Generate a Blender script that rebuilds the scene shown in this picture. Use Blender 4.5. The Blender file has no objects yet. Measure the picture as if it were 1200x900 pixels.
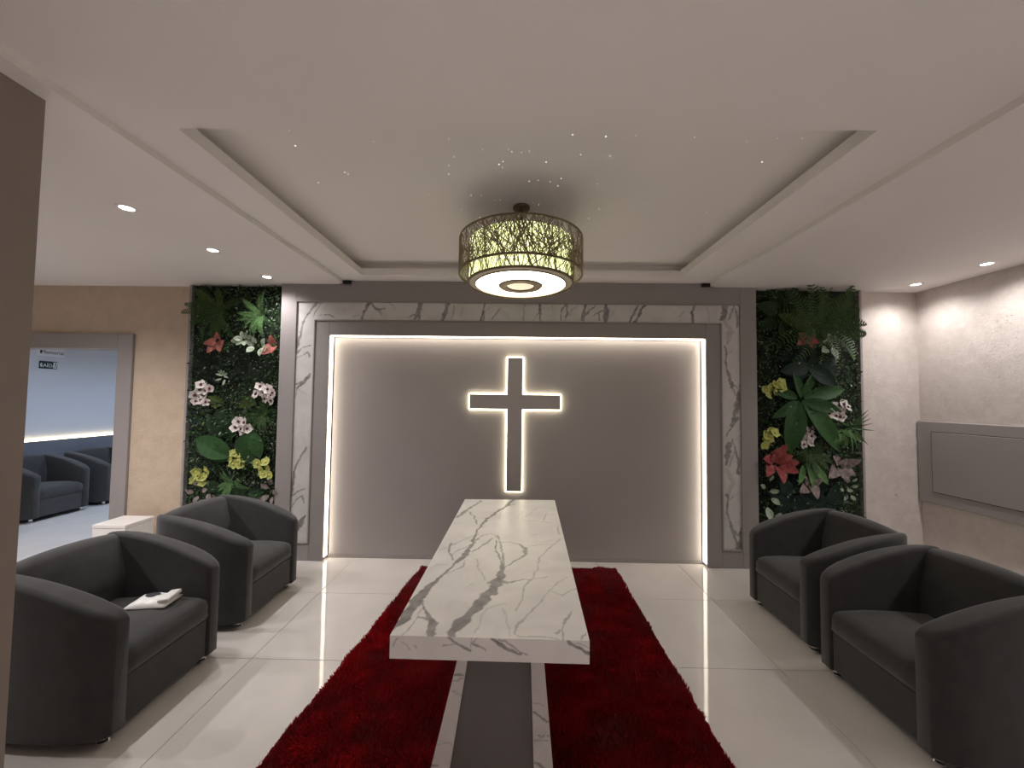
import bpy, bmesh, math, random
import numpy as np
from mathutils import Vector, Matrix

random.seed(7); rng = np.random.default_rng(7)
scene = bpy.context.scene
COL = scene.collection
PI = math.pi
rad = math.radians

# ------------------------------------------------------------------ camera
FPX, CAM_H = 450.0, 1.60
YAW, PITCH, ROLL = rad(0.76), rad(2.3), rad(0.7)
cam_rot = Matrix.Rotation(YAW, 3, 'Z') @ Matrix.Rotation(PI/2 + PITCH, 3, 'X') @ Matrix.Rotation(ROLL, 3, 'Z')
cd = bpy.data.cameras.new('camera'); cd.sensor_width = 36; cd.lens = FPX/1200*36; cd.clip_start = 0.05
cam = bpy.data.objects.new('camera', cd); COL.objects.link(cam)
cam.matrix_world = Matrix.Translation((0, 0, CAM_H)) @ cam_rot.to_4x4()
scene.camera = cam

# ------------------------------------------------------------------ world, view
w = bpy.data.worlds.new('world'); scene.world = w; w.use_nodes = True
w.node_tree.nodes['Background'].inputs[0].default_value = (0.9, 0.85, 0.8, 1)
w.node_tree.nodes['Background'].inputs[1].default_value = 0.05
vs = scene.view_settings
vs.view_transform = 'Standard'; vs.look = 'None'; vs.gamma = 1; vs.use_curve_mapping = False
vs.exposure = 0.85
scene.cycles.use_denoising = True
scene.cycles.max_bounces = 10; scene.cycles.diffuse_bounces = 6; scene.cycles.glossy_bounces = 4
scene.cycles.sample_clamp_indirect = 6
scene.cycles.caustics_reflective = False; scene.cycles.caustics_refractive = False

# strengths of the lamps; back and passage spots are added fill
SPOT_L, SPOT_R, FILL_BACK, FILL_PASSAGE, SPOT_ANNEX = 28, 18, 130, 80, 57
LED_E, CROSS_E, DRUM_E, DISC_E = 3.9, 5.0, .95, 5.4

# ------------------------------------------------------------------ room measures (metres)
Z_SIDE, Z_MID = 2.735, 2.77
Y_BACK, Y_FRAME, Y_PANEL = 3.92, 3.79, 3.885
X_RIGHT, X_LEFT, X_NEAR, Y_NEAR = 4.05, -6.3, -1.84, 1.42
Y_REAR = -3.2
X_STEP_L, X_STEP_R = -1.75, 1.89

def ray(px, py):
    return cam_rot @ Vector(((px-600)/FPX, -(py-450)/FPX, -1.0))
def on(axis, v, px, py):
    d = ray(px, py); t = (v - (CAM_H if axis == 2 else 0))/d[axis]
    return Vector((0, 0, CAM_H)) + d*t
def on_plane(p0, n, px, py):
    d = ray(px, py); c = Vector((0, 0, CAM_H))
    return c + d*((p0-c).dot(n)/d.dot(n))

# ------------------------------------------------------------------ materials
MATS = {}
def mat(name, col=(.8, .8, .8), rough=.5, metal=0., spec=.5, emit=None, es=0., sheen=0., coat=0.):
    m = bpy.data.materials.new(name); m.use_nodes = True
    b = m.node_tree.nodes['Principled BSDF']
    b.inputs['Base Color'].default_value = (*col, 1); b.inputs['Roughness'].default_value = rough
    b.inputs['Metallic'].default_value = metal; b.inputs['Specular IOR Level'].default_value = spec
    b.inputs['Sheen Weight'].default_value = sheen; b.inputs['Coat Weight'].default_value = coat
    if emit: b.inputs['Emission Color'].default_value = (*emit, 1); b.inputs['Emission Strength'].default_value = es
    MATS[name] = m
    return m
def nodes(m):
    nt = m.node_tree; return nt, nt.nodes, nt.links, nt.nodes['Principled BSDF']
def noise_var(m, c1, c2, scale=3., detail=4., bump=0., bscale=60., bdist=.002, lo=.35, hi=.65, coord='Position'):
    nt, N, L, b = nodes(m)
    if coord == 'Position': src = N.new('ShaderNodeNewGeometry').outputs['Position']
    else: src = N.new('ShaderNodeTexCoord').outputs[coord]
    n = N.new('ShaderNodeTexNoise'); n.inputs['Scale'].default_value = scale; n.inputs['Detail'].default_value = detail
    L.new(src, n.inputs['Vector'])
    r = N.new('ShaderNodeValToRGB'); r.color_ramp.elements[0].position = lo; r.color_ramp.elements[1].position = hi
    r.color_ramp.elements[0].color = (*c1, 1); r.color_ramp.elements[1].color = (*c2, 1)
    L.new(n.outputs['Fac'], r.inputs['Fac']); L.new(r.outputs['Color'], b.inputs['Base Color'])
    if bump:
        n2 = N.new('ShaderNodeTexNoise'); n2.inputs['Scale'].default_value = bscale; n2.inputs['Detail'].default_value = 3
        L.new(src, n2.inputs['Vector'])
        bp = N.new('ShaderNodeBump'); bp.inputs['Strength'].default_value = bump; bp.inputs['Distance'].default_value = bdist
        L.new(n2.outputs['Fac'], bp.inputs['Height']); L.new(bp.outputs['Normal'], b.inputs['Normal'])
    return m

noise_var(mat('ceiling', rough=.9, spec=.2), (.80, .765, .745), (.82, .785, .765), 1.2)
noise_var(mat('paint_taupe', rough=.7, spec=.25), (.300, .275, .273), (.313, .288, .286), 2)
noise_var(mat('paint_panel', rough=.42, spec=.4), (.345, .315, .312), (.36, .33, .327), 2)
noise_var(mat('paint_near', rough=.7, spec=.25), (.27, .225, .20), (.28, .235, .21), 2)
noise_var(mat('paint_white', rough=.7, spec=.25), (.70, .67, .65), (.72, .69, .67), 2)
noise_var(mat('paint_cool', rough=.8, spec=.2), (.60, .62, .66), (.62, .64, .68), 2)
noise_var(mat('paint_slate', rough=.6, spec=.3), (.16, .17, .20), (.17, .18, .21), 2)
noise_var(mat('lacquer_white', rough=.35), (.78, .75, .73), (.80, .77, .75), 3)
mat('black', (.006, .006, .006), .7)
mat('chrome', (.75, .75, .76), .18, 1.)
mat('bronze', (.20, .155, .10), .38, .85)
mat('wire', (.33, .27, .18), .5, .35)
mat('led', (1, .95, .8), .5, emit=(1., .90, .74), es=LED_E)
mat('led_cross', (1, .95, .8), .5, emit=(1., .93, .66), es=CROSS_E)
mat('led_annex', (1, .85, .6), .5, emit=(1., .80, .48), es=5)
mat('lamp_lens', (1, 1, 1), .4, emit=(1., .93, .86), es=10)
mat('drum_fabric', (.8, .8, .6), .8, emit=(.90, .98, .46), es=DRUM_E)
mat('diffuser', (.9, .88, .8), .5, emit=(1., .95, .80), es=DISC_E)
mat('diffuser_boss', (.8, .75, .6), .5, emit=(1., .88, .62), es=.45)
mat('diffuser_rim', (.72, .66, .50), .6)
mat('sparkle', (1, 1, 1), .5, emit=(1, .95, .85), es=1.6)
mat('sign_white', (.75, .74, .76), .5)
mat('sign_green', (.012, .035, .03), .4)
mat('ink', (.03, .03, .04), .6)
mat('sign_ink', (.80, .85, .82), .6)
mat('pack_white', (.78, .77, .75), .35)

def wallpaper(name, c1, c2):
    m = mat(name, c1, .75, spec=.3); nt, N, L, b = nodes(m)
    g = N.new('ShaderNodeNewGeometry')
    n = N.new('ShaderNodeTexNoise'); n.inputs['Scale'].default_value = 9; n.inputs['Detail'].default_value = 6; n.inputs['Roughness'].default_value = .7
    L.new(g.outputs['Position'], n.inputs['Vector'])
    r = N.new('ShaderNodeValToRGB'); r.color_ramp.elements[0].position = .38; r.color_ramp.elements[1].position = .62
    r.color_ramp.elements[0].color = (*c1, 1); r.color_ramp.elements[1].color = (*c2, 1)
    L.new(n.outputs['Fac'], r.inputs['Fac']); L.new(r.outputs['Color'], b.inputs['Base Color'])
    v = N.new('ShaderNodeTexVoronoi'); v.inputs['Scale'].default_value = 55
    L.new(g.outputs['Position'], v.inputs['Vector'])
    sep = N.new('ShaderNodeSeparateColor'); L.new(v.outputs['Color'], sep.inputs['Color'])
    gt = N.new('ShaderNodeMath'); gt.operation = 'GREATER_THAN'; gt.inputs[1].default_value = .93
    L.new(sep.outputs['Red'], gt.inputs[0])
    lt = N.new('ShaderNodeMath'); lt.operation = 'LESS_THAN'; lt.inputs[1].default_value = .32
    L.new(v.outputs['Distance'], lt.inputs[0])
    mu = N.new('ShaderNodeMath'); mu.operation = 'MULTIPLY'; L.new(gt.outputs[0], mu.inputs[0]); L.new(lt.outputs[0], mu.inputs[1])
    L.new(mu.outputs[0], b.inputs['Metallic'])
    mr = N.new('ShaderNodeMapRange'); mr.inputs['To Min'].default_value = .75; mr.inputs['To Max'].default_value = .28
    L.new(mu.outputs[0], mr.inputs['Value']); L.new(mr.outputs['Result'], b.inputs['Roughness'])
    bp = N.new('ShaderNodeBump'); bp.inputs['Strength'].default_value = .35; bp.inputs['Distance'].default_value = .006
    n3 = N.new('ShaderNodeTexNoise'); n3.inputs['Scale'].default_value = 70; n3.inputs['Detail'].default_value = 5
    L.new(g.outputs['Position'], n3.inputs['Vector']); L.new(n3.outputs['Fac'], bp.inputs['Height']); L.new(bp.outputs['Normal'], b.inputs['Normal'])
wallpaper('wallpaper_warm_lit', (.53, .425, .325), (.58, .475, .37))  # tan copy of the pearl wallpaper; the left side's light is in the colour
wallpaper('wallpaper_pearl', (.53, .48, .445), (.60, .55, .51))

def tile_mat():
    m = mat('porcelain', (.72, .69, .66), .1, spec=.5); nt, N, L, b = nodes(m)
    noise_var(m, (.60, .565, .54), (.70, .665, .64), 1.6, 6, lo=.3, hi=.7)
    g = N.new('ShaderNodeNewGeometry')
    n = N.new('ShaderNodeTexNoise'); n.inputs['Scale'].default_value = 2.2; n.inputs['Detail'].default_value = 1
    L.new(g.outputs['Position'], n.inputs['Vector'])
    bp = N.new('ShaderNodeBump'); bp.inputs['Strength'].default_value = .12; bp.inputs['Distance'].default_value = .004
    L.new(n.outputs['Fac'], bp.inputs['Height']); L.new(bp.outputs['Normal'], b.inputs['Normal'])
    b.inputs['Roughness'].default_value = .045
tile_mat()
mat('grout', (.36, .33, .31), .8)

def fabric(name, c1, c2):
    m = mat(name, c1, .92, spec=.12, sheen=.3)
    noise_var(m, c1, c2, 14, 5, bump=.25, bscale=420, bdist=.001, coord='Object')
    m.node_tree.nodes['Principled BSDF'].inputs['Sheen Roughness'].default_value = .5
fabric('fabric_charcoal', (.037, .037, .0378), (.046, .046, .0468))

def marble_mat(name, w0, w1):
    m = mat(name, (.78, .75, .72), .3, spec=.45); nt, N, L, b = nodes(m)
    a = N.new('ShaderNodeAttribute'); a.attribute_name = 'vein'
    g = N.new('ShaderNodeNewGeometry')
    n = N.new('ShaderNodeTexNoise'); n.inputs['Scale'].default_value = 5; n.inputs['Detail'].default_value = 5; n.inputs['Distortion'].default_value = 1
    L.new(g.outputs['Position'], n.inputs['Vector'])
    r = N.new('ShaderNodeValToRGB'); r.color_ramp.elements[0].position = .3; r.color_ramp.elements[1].position = .6
    r.color_ramp.elements[0].color = (*w0, 1); r.color_ramp.elements[1].color = (*w1, 1)
    L.new(n.outputs['Fac'], r.inputs['Fac'])
    n2 = N.new('ShaderNodeTexNoise'); n2.inputs['Scale'].default_value = 22; n2.inputs['Detail'].default_value = 5
    L.new(g.outputs['Position'], n2.inputs['Vector'])
    r2 = N.new('ShaderNodeValToRGB'); r2.color_ramp.elements[0].position = .35; r2.color_ramp.elements[1].position = .7
    r2.color_ramp.elements[0].color = (.15, .14, .145, 1); r2.color_ramp.elements[1].color = (.33, .31, .315, 1)
    L.new(n2.outputs['Fac'], r2.inputs['Fac'])
    mx = N.new('ShaderNodeMix'); mx.data_type = 'RGBA'
    L.new(a.outputs['Fac'], mx.inputs['Factor']); L.new(r.outputs['Color'], mx.inputs['A']); L.new(r2.outputs['Color'], mx.inputs['B'])
    L.new(mx.outputs['Result'], b.inputs['Base Color'])
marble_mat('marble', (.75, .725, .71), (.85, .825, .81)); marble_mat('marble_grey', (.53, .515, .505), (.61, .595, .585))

def attr_mat(name, rough, spec=.4, sheen=0.):
    m = mat(name, (.5, .5, .5), rough, spec=spec, sheen=sheen); nt, N, L, b = nodes(m)
    a = N.new('ShaderNodeAttribute'); a.attribute_name = 'tint'
    L.new(a.outputs['Color'], b.inputs['Base Color'])
attr_mat('leafage', .5, .2)
attr_mat('petal', .6)
attr_mat('rug_pile', .42, .5, .5)
M_ = MATS['rug_pile'].node_tree.nodes['Principled BSDF']; M_.inputs['Sheen Tint'].default_value = (.9, .10, .11, 1); M_.inputs['Sheen Roughness'].default_value = .35
def rug_nodes():
    nt, N, L, b = nodes(MATS['rug_pile'])
    tr = N.new('ShaderNodeBsdfTranslucent'); mx = N.new('ShaderNodeMixShader'); mx.inputs[0].default_value = .5
    a = [n for n in N if n.type == 'ATTRIBUTE'][0]
    hs = N.new('ShaderNodeHueSaturation'); hs.inputs['Value'].default_value = 3.4
    L.new(a.outputs['Color'], hs.inputs['Color']); L.new(hs.outputs['Color'], tr.inputs['Color'])
    out = [n for n in N if n.type == 'OUTPUT_MATERIAL'][0]
    L.new(b.outputs['BSDF'], mx.inputs[1]); L.new(tr.outputs['BSDF'], mx.inputs[2]); L.new(mx.outputs['Shader'], out.inputs['Surface'])
rug_nodes()
mat('rug_base', (.05, .004, .006), .95)
mat('soil_panel', (.008, .012, .007), .9)
def leaf_mat(name, c1, c2, rough=.5):
    noise_var(mat(name, c1, rough, spec=.16), c1, c2, 25, 3, lo=.35, hi=.7)
leaf_mat('leaf_dark', (.012, .028, .012), (.020, .044, .018))
leaf_mat('leaf_black', (.005, .009, .006), (.009, .014, .010))
leaf_mat('leaf_broad', (.022, .062, .020), (.034, .085, .028))
leaf_mat('leaf_blue', (.010, .024, .018), (.016, .034, .025))
leaf_mat('fern_dark', (.036, .078, .022), (.060, .110, .034))
leaf_mat('fern_bright', (.085, .17, .060), (.13, .25, .095))
leaf_mat('fern_olive', (.035, .056, .014), (.062, .085, .022))
leaf_mat('leaf_pale', (.20, .27, .18), (.46, .52, .42))
leaf_mat('leaf_pink', (.22, .065, .055), (.36, .15, .12))
leaf_mat('leaf_red', (.22, .042, .046), (.36, .10, .095))
leaf_mat('leaf_mauve', (.13, .105, .10), (.32, .26, .25))
leaf_mat('stem', (.03, .06, .02), (.05, .08, .03))
leaf_mat('petal_white', (.60, .55, .53), (.74, .69, .67), .6)
leaf_mat('petal_lime', (.38, .43, .12), (.52, .56, .20), .6)
mat('petal_maroon', (.09, .012, .03), .6)
mat('petal_lip', (.55, .50, .12), .6)
M = MATS

# ------------------------------------------------------------------ mesh helpers
def link(name, me, m=None, parent=None, smooth=False):
    o = bpy.data.objects.new(name, me); COL.objects.link(o)
    if m and not me.materials: me.materials.append(M[m] if isinstance(m, str) else m)
    if parent: o.parent = parent
    if smooth: me.polygons.foreach_set('use_smooth', [True]*len(me.polygons))
    return o
def meshd(name, verts, faces):
    me = bpy.data.meshes.new(name); me.from_pydata([tuple(v) for v in verts], [], faces); me.update(); return me
def bm_obj(name, bm, m, parent=None, smooth=False):
    bmesh.ops.recalc_face_normals(bm, faces=bm.faces)
    me = bpy.data.meshes.new(name); bm.to_mesh(me); bm.free(); return link(name, me, m, parent, smooth)
def add_box(bm, x0, x1, y0, y1, z0, z1, bev=0., seg=2):
    vs_ = [bm.verts.new(p) for p in ((x0,y0,z0),(x1,y0,z0),(x1,y1,z0),(x0,y1,z0),(x0,y0,z1),(x1,y0,z1),(x1,y1,z1),(x0,y1,z1))]
    fs = [bm.faces.new([vs_[i] for i in f]) for f in ((3,2,1,0),(4,5,6,7),(0,1,5,4),(1,2,6,5),(2,3,7,6),(3,0,4,7))]
    if bev:
        es = list({e for f in fs for e in f.edges})
        bmesh.ops.bevel(bm, geom=es, offset=bev, segments=seg, profile=.5, affect='EDGES')
def box(name, x0, x1, y0, y1, z0, z1, m, parent=None, bev=0., seg=2):
    bm = bmesh.new(); add_box(bm, min(x0,x1), max(x0,x1), min(y0,y1), max(y0,y1), min(z0,z1), max(z0,z1), bev, seg)
    return bm_obj(name, bm, m, parent)
def quad_obj(name, quads, m, parent=None):
    v, f = [], []
    for q in quads:
        b = len(v); v += [tuple(p) for p in q]; f.append(tuple(range(b, b+len(q))))
    return link(name, meshd(name, v, f), m, parent)
def hexa(name, bottom, top, m, parent=None, bev=0.):
    bm = bmesh.new(); b = [bm.verts.new(p) for p in bottom]; t = [bm.verts.new(p) for p in top]
    bm.faces.new(b[::-1]); bm.faces.new(t)
    for i in range(4): bm.faces.new((b[i], b[(i+1) % 4], t[(i+1) % 4], t[i]))
    if bev: bmesh.ops.bevel(bm, geom=list(bm.edges), offset=bev, segments=2, profile=.5, affect='EDGES')
    return bm_obj(name, bm, m, parent)
def lathe_bm(profile, n=32, closed=False):
    bm = bmesh.new(); rings = []
    for r, z in profile:
        if r < 1e-6: rings.append([bm.verts.new((0, 0, z))])
        else: rings.append([bm.verts.new((r*math.cos(2*PI*i/n), r*math.sin(2*PI*i/n), z)) for i in range(n)])
    pairs = list(zip(rings, rings[1:])) + ([(rings[-1], rings[0])] if closed else [])
    for a, b in pairs:
        for i in range(n):
            j = (i+1) % n
            if len(a) == 1 and len(b) == 1: continue
            if len(a) == 1: bm.faces.new((a[0], b[i], b[j]))
            elif len(b) == 1: bm.faces.new((a[i], a[j], b[0]))
            else: bm.faces.new((a[i], a[j], b[j], b[i]))
    return bm
def lathe(name, profile, m, parent=None, loc=(0,0,0), n=32, smooth=True, closed=False):
    o = bm_obj(name, lathe_bm(profile, n, closed), m, parent, smooth); o.location = loc
    if smooth: o.data.set_sharp_from_angle(angle=rad(40))
    return o
def thing(name, label, cat, loc=(0,0,0), rz=0., group=None):
    o = bpy.data.objects.new(name, None); COL.objects.link(o); o.empty_display_size = .1
    o.location = loc; o.rotation_euler = (0, 0, rz); tag(o, label, cat, group); return o
def tag(o, label=None, cat=None, group=None, kind=None):
    if label: o['label'] = label
    if cat: o['category'] = cat
    if group: o['group'] = group
    if kind: o['kind'] = kind
    return o
def struct(o, label, cat): return tag(o, label, cat, kind='structure')
def copy_tree(o, parent=None):
    c = o.copy(); COL.objects.link(c); c.parent = parent
    for ch in list(o.children): copy_tree(ch, c)
    return c

# ------------------------------------------------------------------ the setting
def build_room():
    # floor: grout bed with a tile for each slab of porcelain
    fl = quad_obj('floor', [[(-7.3, Y_REAR, -.004), (4.4, Y_REAR, -.004), (4.4, 8.6, -.004), (-7.3, 8.6, -.004)]], 'grout')
    struct(fl, 'polished pale porcelain tile floor', 'floor')
    P, cache = .8, {}
    for i in range(-8, 8):
        for j in range(-8, 9):
            x0, y0 = -1.6 + i*P, 2.39 + j*P
            x1, y1 = x0+P, y0+P
            if y0 > Y_BACK and x0 > -3.0: continue
            x0, x1, y0, y1 = max(x0, -7.2), min(x1, 4.3), max(y0, Y_REAR), min(y1, 8.5)
            if x1-x0 < .02 or y1-y0 < .02: continue
            k = (round(x1-x0, 3), round(y1-y0, 3))
            if k not in cache:
                bm = bmesh.new(); g = .0016
                add_box(bm, g, k[0]-g, g, k[1]-g, -.008, 0, .0012, 1)
                me = bpy.data.meshes.new('tile'); bm.to_mesh(me); bm.free(); me.materials.append(M['porcelain']); cache[k] = me
            t = bpy.data.objects.new('tile', cache[k]); COL.objects.link(t); t.location = (x0, y0, 0); t.parent = fl
    # ceiling: lower sides, raised middle, tray with a lip and a shadow gap
    tx0, tx1, ty0, ty1 = -1.50, 1.53, 1.62, 3.60
    lip, gap, ztop = Z_MID+.065, .085, Z_MID+.135
    q = []
    R = lambda x0, x1, y0, y1, z: q.append([(x0,y0,z),(x0,y1,z),(x1,y1,z),(x1,y0,z)])
    R(-7.2, X_STEP_L, Y_REAR, Y_BACK+.2, Z_SIDE); R(X_STEP_R, X_RIGHT+.1, Y_REAR, Y_BACK+.1, Z_SIDE)
    R(X_STEP_L, tx0, Y_REAR, Y_BACK, Z_MID); R(tx1, X_STEP_R, Y_REAR, Y_BACK, Z_MID)
    R(tx0, tx1, Y_REAR, ty0, Z_MID); R(tx0, tx1, ty1, Y_BACK, Z_MID)
    for x in (X_STEP_L, X_STEP_R): q.append([(x,Y_REAR,Z_SIDE),(x,Y_BACK,Z_SIDE),(x,Y_BACK,Z_MID),(x,Y_REAR,Z_MID)])
    def wallring(x0, x1, y0, y1, z0, z1):
        c = [(x0,y0),(x1,y0),(x1,y1),(x0,y1)]
        for a, b in zip(c, c[1:]+c[:1]): q.append([(*a,z0),(*b,z0),(*b,z1),(*a,z1)])
    wallring(tx0, tx1, ty0, ty1, Z_MID, lip)
    o = (tx0-gap, tx1+gap, ty0-gap, ty1+gap); ci = [(tx0,ty0),(tx1,ty0),(tx1,ty1),(tx0,ty1)]; co = [(o[0],o[2]),(o[1],o[2]),(o[1],o[3]),(o[0],o[3])]
    for k in range(4):
        a, b = k, (k+1) % 4; q.append([(*ci[a],lip),(*ci[b],lip),(*co[b],lip),(*co[a],lip)])
    wallring(*o, lip, ztop); R(o[0], o[1], o[2], o[3], ztop)
    # annex ceiling
    R(-7.2, -2.6, Y_BACK+.2, 8.6, Z_SIDE)
    struct(quad_obj('ceiling', q, 'ceiling'), 'white plaster ceiling with a stepped recessed tray', 'ceiling')
    # back wall: wallpaper tinted tan for the light at left (with the door opening), pearl right
    dx1, dx0, dz = -4.115, -5.75, 2.085
    bm = bmesh.new()
    add_box(bm, dx1, -2.3, Y_BACK, Y_BACK+.13, 0, Z_SIDE); add_box(bm, dx0, dx1, Y_BACK, Y_BACK+.13, dz, Z_SIDE); add_box(bm, -6.45, dx0, Y_BACK, Y_BACK+.13, 0, Z_SIDE)
    struct(bm_obj('wall_back', bm, 'wallpaper_warm_lit'), 'textured wallpaper wall beside the doorway, tinted for warm light', 'wall')
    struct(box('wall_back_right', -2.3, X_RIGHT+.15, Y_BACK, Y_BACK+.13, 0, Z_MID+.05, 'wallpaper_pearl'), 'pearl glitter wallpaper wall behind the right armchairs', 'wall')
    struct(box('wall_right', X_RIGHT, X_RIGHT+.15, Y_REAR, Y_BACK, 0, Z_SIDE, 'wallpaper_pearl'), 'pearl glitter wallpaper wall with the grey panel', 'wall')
    struct(box('wall_left', X_NEAR-.16, X_NEAR, Y_REAR, Y_NEAR, 0, Z_SIDE, 'paint_near'), 'brown-grey painted wall end at the left edge', 'wall')
    struct(box('wall_left_far', X_LEFT-.15, X_LEFT, Y_REAR, Y_BACK, 0, Z_SIDE, 'wallpaper_warm_lit'), 'wallpaper wall at the far left, tinted for warm light', 'wall')
    struct(box('wall_rear', X_LEFT-.15, X_RIGHT+.15, Y_REAR-.15, Y_REAR, 0, Z_MID, 'paint_near'), 'brown-grey wall behind the viewer', 'wall')
    # doorway casing
    c = thing('door_1', 'grey-brown casing around the open doorway in the left back wall', 'doorway', (dx1, Y_BACK, 0)); c['kind'] = 'structure'
    for nm, a in (('casing_side', (dx1-.012, dx1+.145, Y_BACK-.03, Y_BACK+.15, 0, dz+.145)), ('casing_side', (dx0-.145, dx0+.012, Y_BACK-.03, Y_BACK+.15, 0, dz+.145)), ('casing_head', (dx0+.012, dx1-.012, Y_BACK-.03, Y_BACK+.15, dz-.012, dz+.145))):
        b = box(nm, *a, 'paint_taupe', None, .004, 1); b.parent = c; b.matrix_parent_inverse = Matrix.Translation((-dx1, -Y_BACK, 0))
    # annex room beyond the doorway
    struct(box('wall_annex_side', -6.95, -6.75, Y_BACK+.13, 8.6, 0, Z_SIDE, 'paint_cool'), 'cool white wall of the room beyond the doorway', 'wall')
    struct(box('wall_annex_back', -7.2, -2.6, 8.45, 8.6, 0, Z_SIDE, 'paint_cool'), 'end wall of the room beyond the doorway', 'wall')
    struct(box('wall_annex_right', -2.75, -2.6, Y_BACK+.13, 8.45, 0, Z_SIDE, 'paint_cool'), 'inner wall of the room beyond the doorway', 'wall')
    struct(box('wall_annex_front', -7.2, -6.45, Y_BACK, Y_BACK+.13, 0, Z_SIDE, 'paint_cool'), 'front wall of the room beyond the doorway', 'wall')
build_room()

# ------------------------------------------------------------------ veined marble
def vnoise(x, y, seed=0):
    r = np.random.default_rng(seed).random((64, 64))
    xi, yi = np.floor(x).astype(int), np.floor(y).astype(int); fx, fy = x-xi, y-yi
    fx, fy = fx*fx*(3-2*fx), fy*fy*(3-2*fy)
    g = lambda a, b: r[a % 64, b % 64]
    return (g(xi,yi)*(1-fx)+g(xi+1,yi)*fx)*(1-fy)+(g(xi,yi+1)*(1-fx)+g(xi+1,yi+1)*fx)*fy
def vein_mask(U, V, veins, warp=.0075):
    """veins: list of (points[(u,v)], half widths, strength) in metres"""
    wu = U+warp*(vnoise(U*22, V*22, 1)-.5)*2+warp*.5*(vnoise(U*70, V*70, 2)-.5)*2
    wv = V+warp*(vnoise(U*22, V*22, 3)-.5)*2+warp*.5*(vnoise(U*70, V*70, 4)-.5)*2
    wn = .55+.9*vnoise(U*40, V*40, 5)
    out = np.zeros_like(U)
    for pts, ws, s in veins:
        for k in range(len(pts)-1):
            (ax, ay), (bx, by) = pts[k], pts[k+1]; dx, dy = bx-ax, by-ay; l2 = dx*dx+dy*dy+1e-12
            t = np.clip(((wu-ax)*dx+(wv-ay)*dy)/l2, 0, 1)
            d = np.hypot(wu-ax-t*dx, wv-ay-t*dy); hw = (ws[k]*(1-t)+ws[k+1]*t)*wn
            m = np.clip(1-(d-hw*.95)/(hw*.25+.0014), 0, 1)*s
            out = np.maximum(out, m)
    return out
def veined(name, patches, m='marble', parent=None):
    """patches: (P00, P10, P11, P01, nu, nv, veins or None) joined to one mesh; u runs P00->P10"""
    Vs, Fs, A, base = [], [], [], 0
    for P00, P10, P11, P01, nu, nv, veins in patches:
        P = [np.array(p, float) for p in (P00, P10, P11, P01)]
        u, v = np.meshgrid(np.linspace(0, 1, nu+1), np.linspace(0, 1, nv+1), indexing='ij')
        X = ((1-u)*(1-v))[..., None]*P[0]+(u*(1-v))[..., None]*P[1]+(u*v)[..., None]*P[2]+((1-u)*v)[..., None]*P[3]
        X = X.reshape(-1, 3); Vs.append(X)
        eu = (P[1]-P[0])/np.linalg.norm(P[1]-P[0]); ev = (P[3]-P[0]); ev = ev-eu*ev.dot(eu); ev /= np.linalg.norm(ev)
        if veins:
            to2 = lambda p: (float((np.array(p)-P[0]).dot(eu)), float((np.array(p)-P[0]).dot(ev)))
            vv = [([to2(p) for p in pts], ws, s) for pts, ws, s in veins]
            A.append(vein_mask((X-P[0])@eu, (X-P[0])@ev, vv))
        else: A.append(np.zeros(len(X)))
        i, j = np.meshgrid(np.arange(nu), np.arange(nv), indexing='ij'); a = (i*(nv+1)+j).ravel()+base
        Fs.append(np.stack([a, a+nv+1, a+nv+2, a+1], 1)); base += len(X)
    Vs, Fs, A = np.concatenate(Vs), np.concatenate(Fs), np.concatenate(A)
    me = bpy.data.meshes.new(name); me.from_pydata(Vs.tolist(), [], Fs.tolist())
    at = me.attributes.new('vein', 'FLOAT', 'POINT'); at.data.foreach_set('value', A.astype(np.float32))
    return link(name, me, m, parent)
def px_veins(plane, scale, ox, oy, mm, lst, wmul=1.):
    """veins drawn in crop pixels of the photograph -> points on a plane; mm metres per photo pixel for the widths"""
    out = []
    for pts, ws, s in lst:
        if not isinstance(ws, (list, tuple)): ws = [ws]*len(pts)
        ws = [ws[min(i, len(ws)-1)] for i in range(len(pts))]
        out.append(([tuple(plane(ox+x/scale, oy+y/scale)) for x, y in pts], [w_/scale*mm*.5*wmul for w_ in ws], s))
    return out

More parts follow.
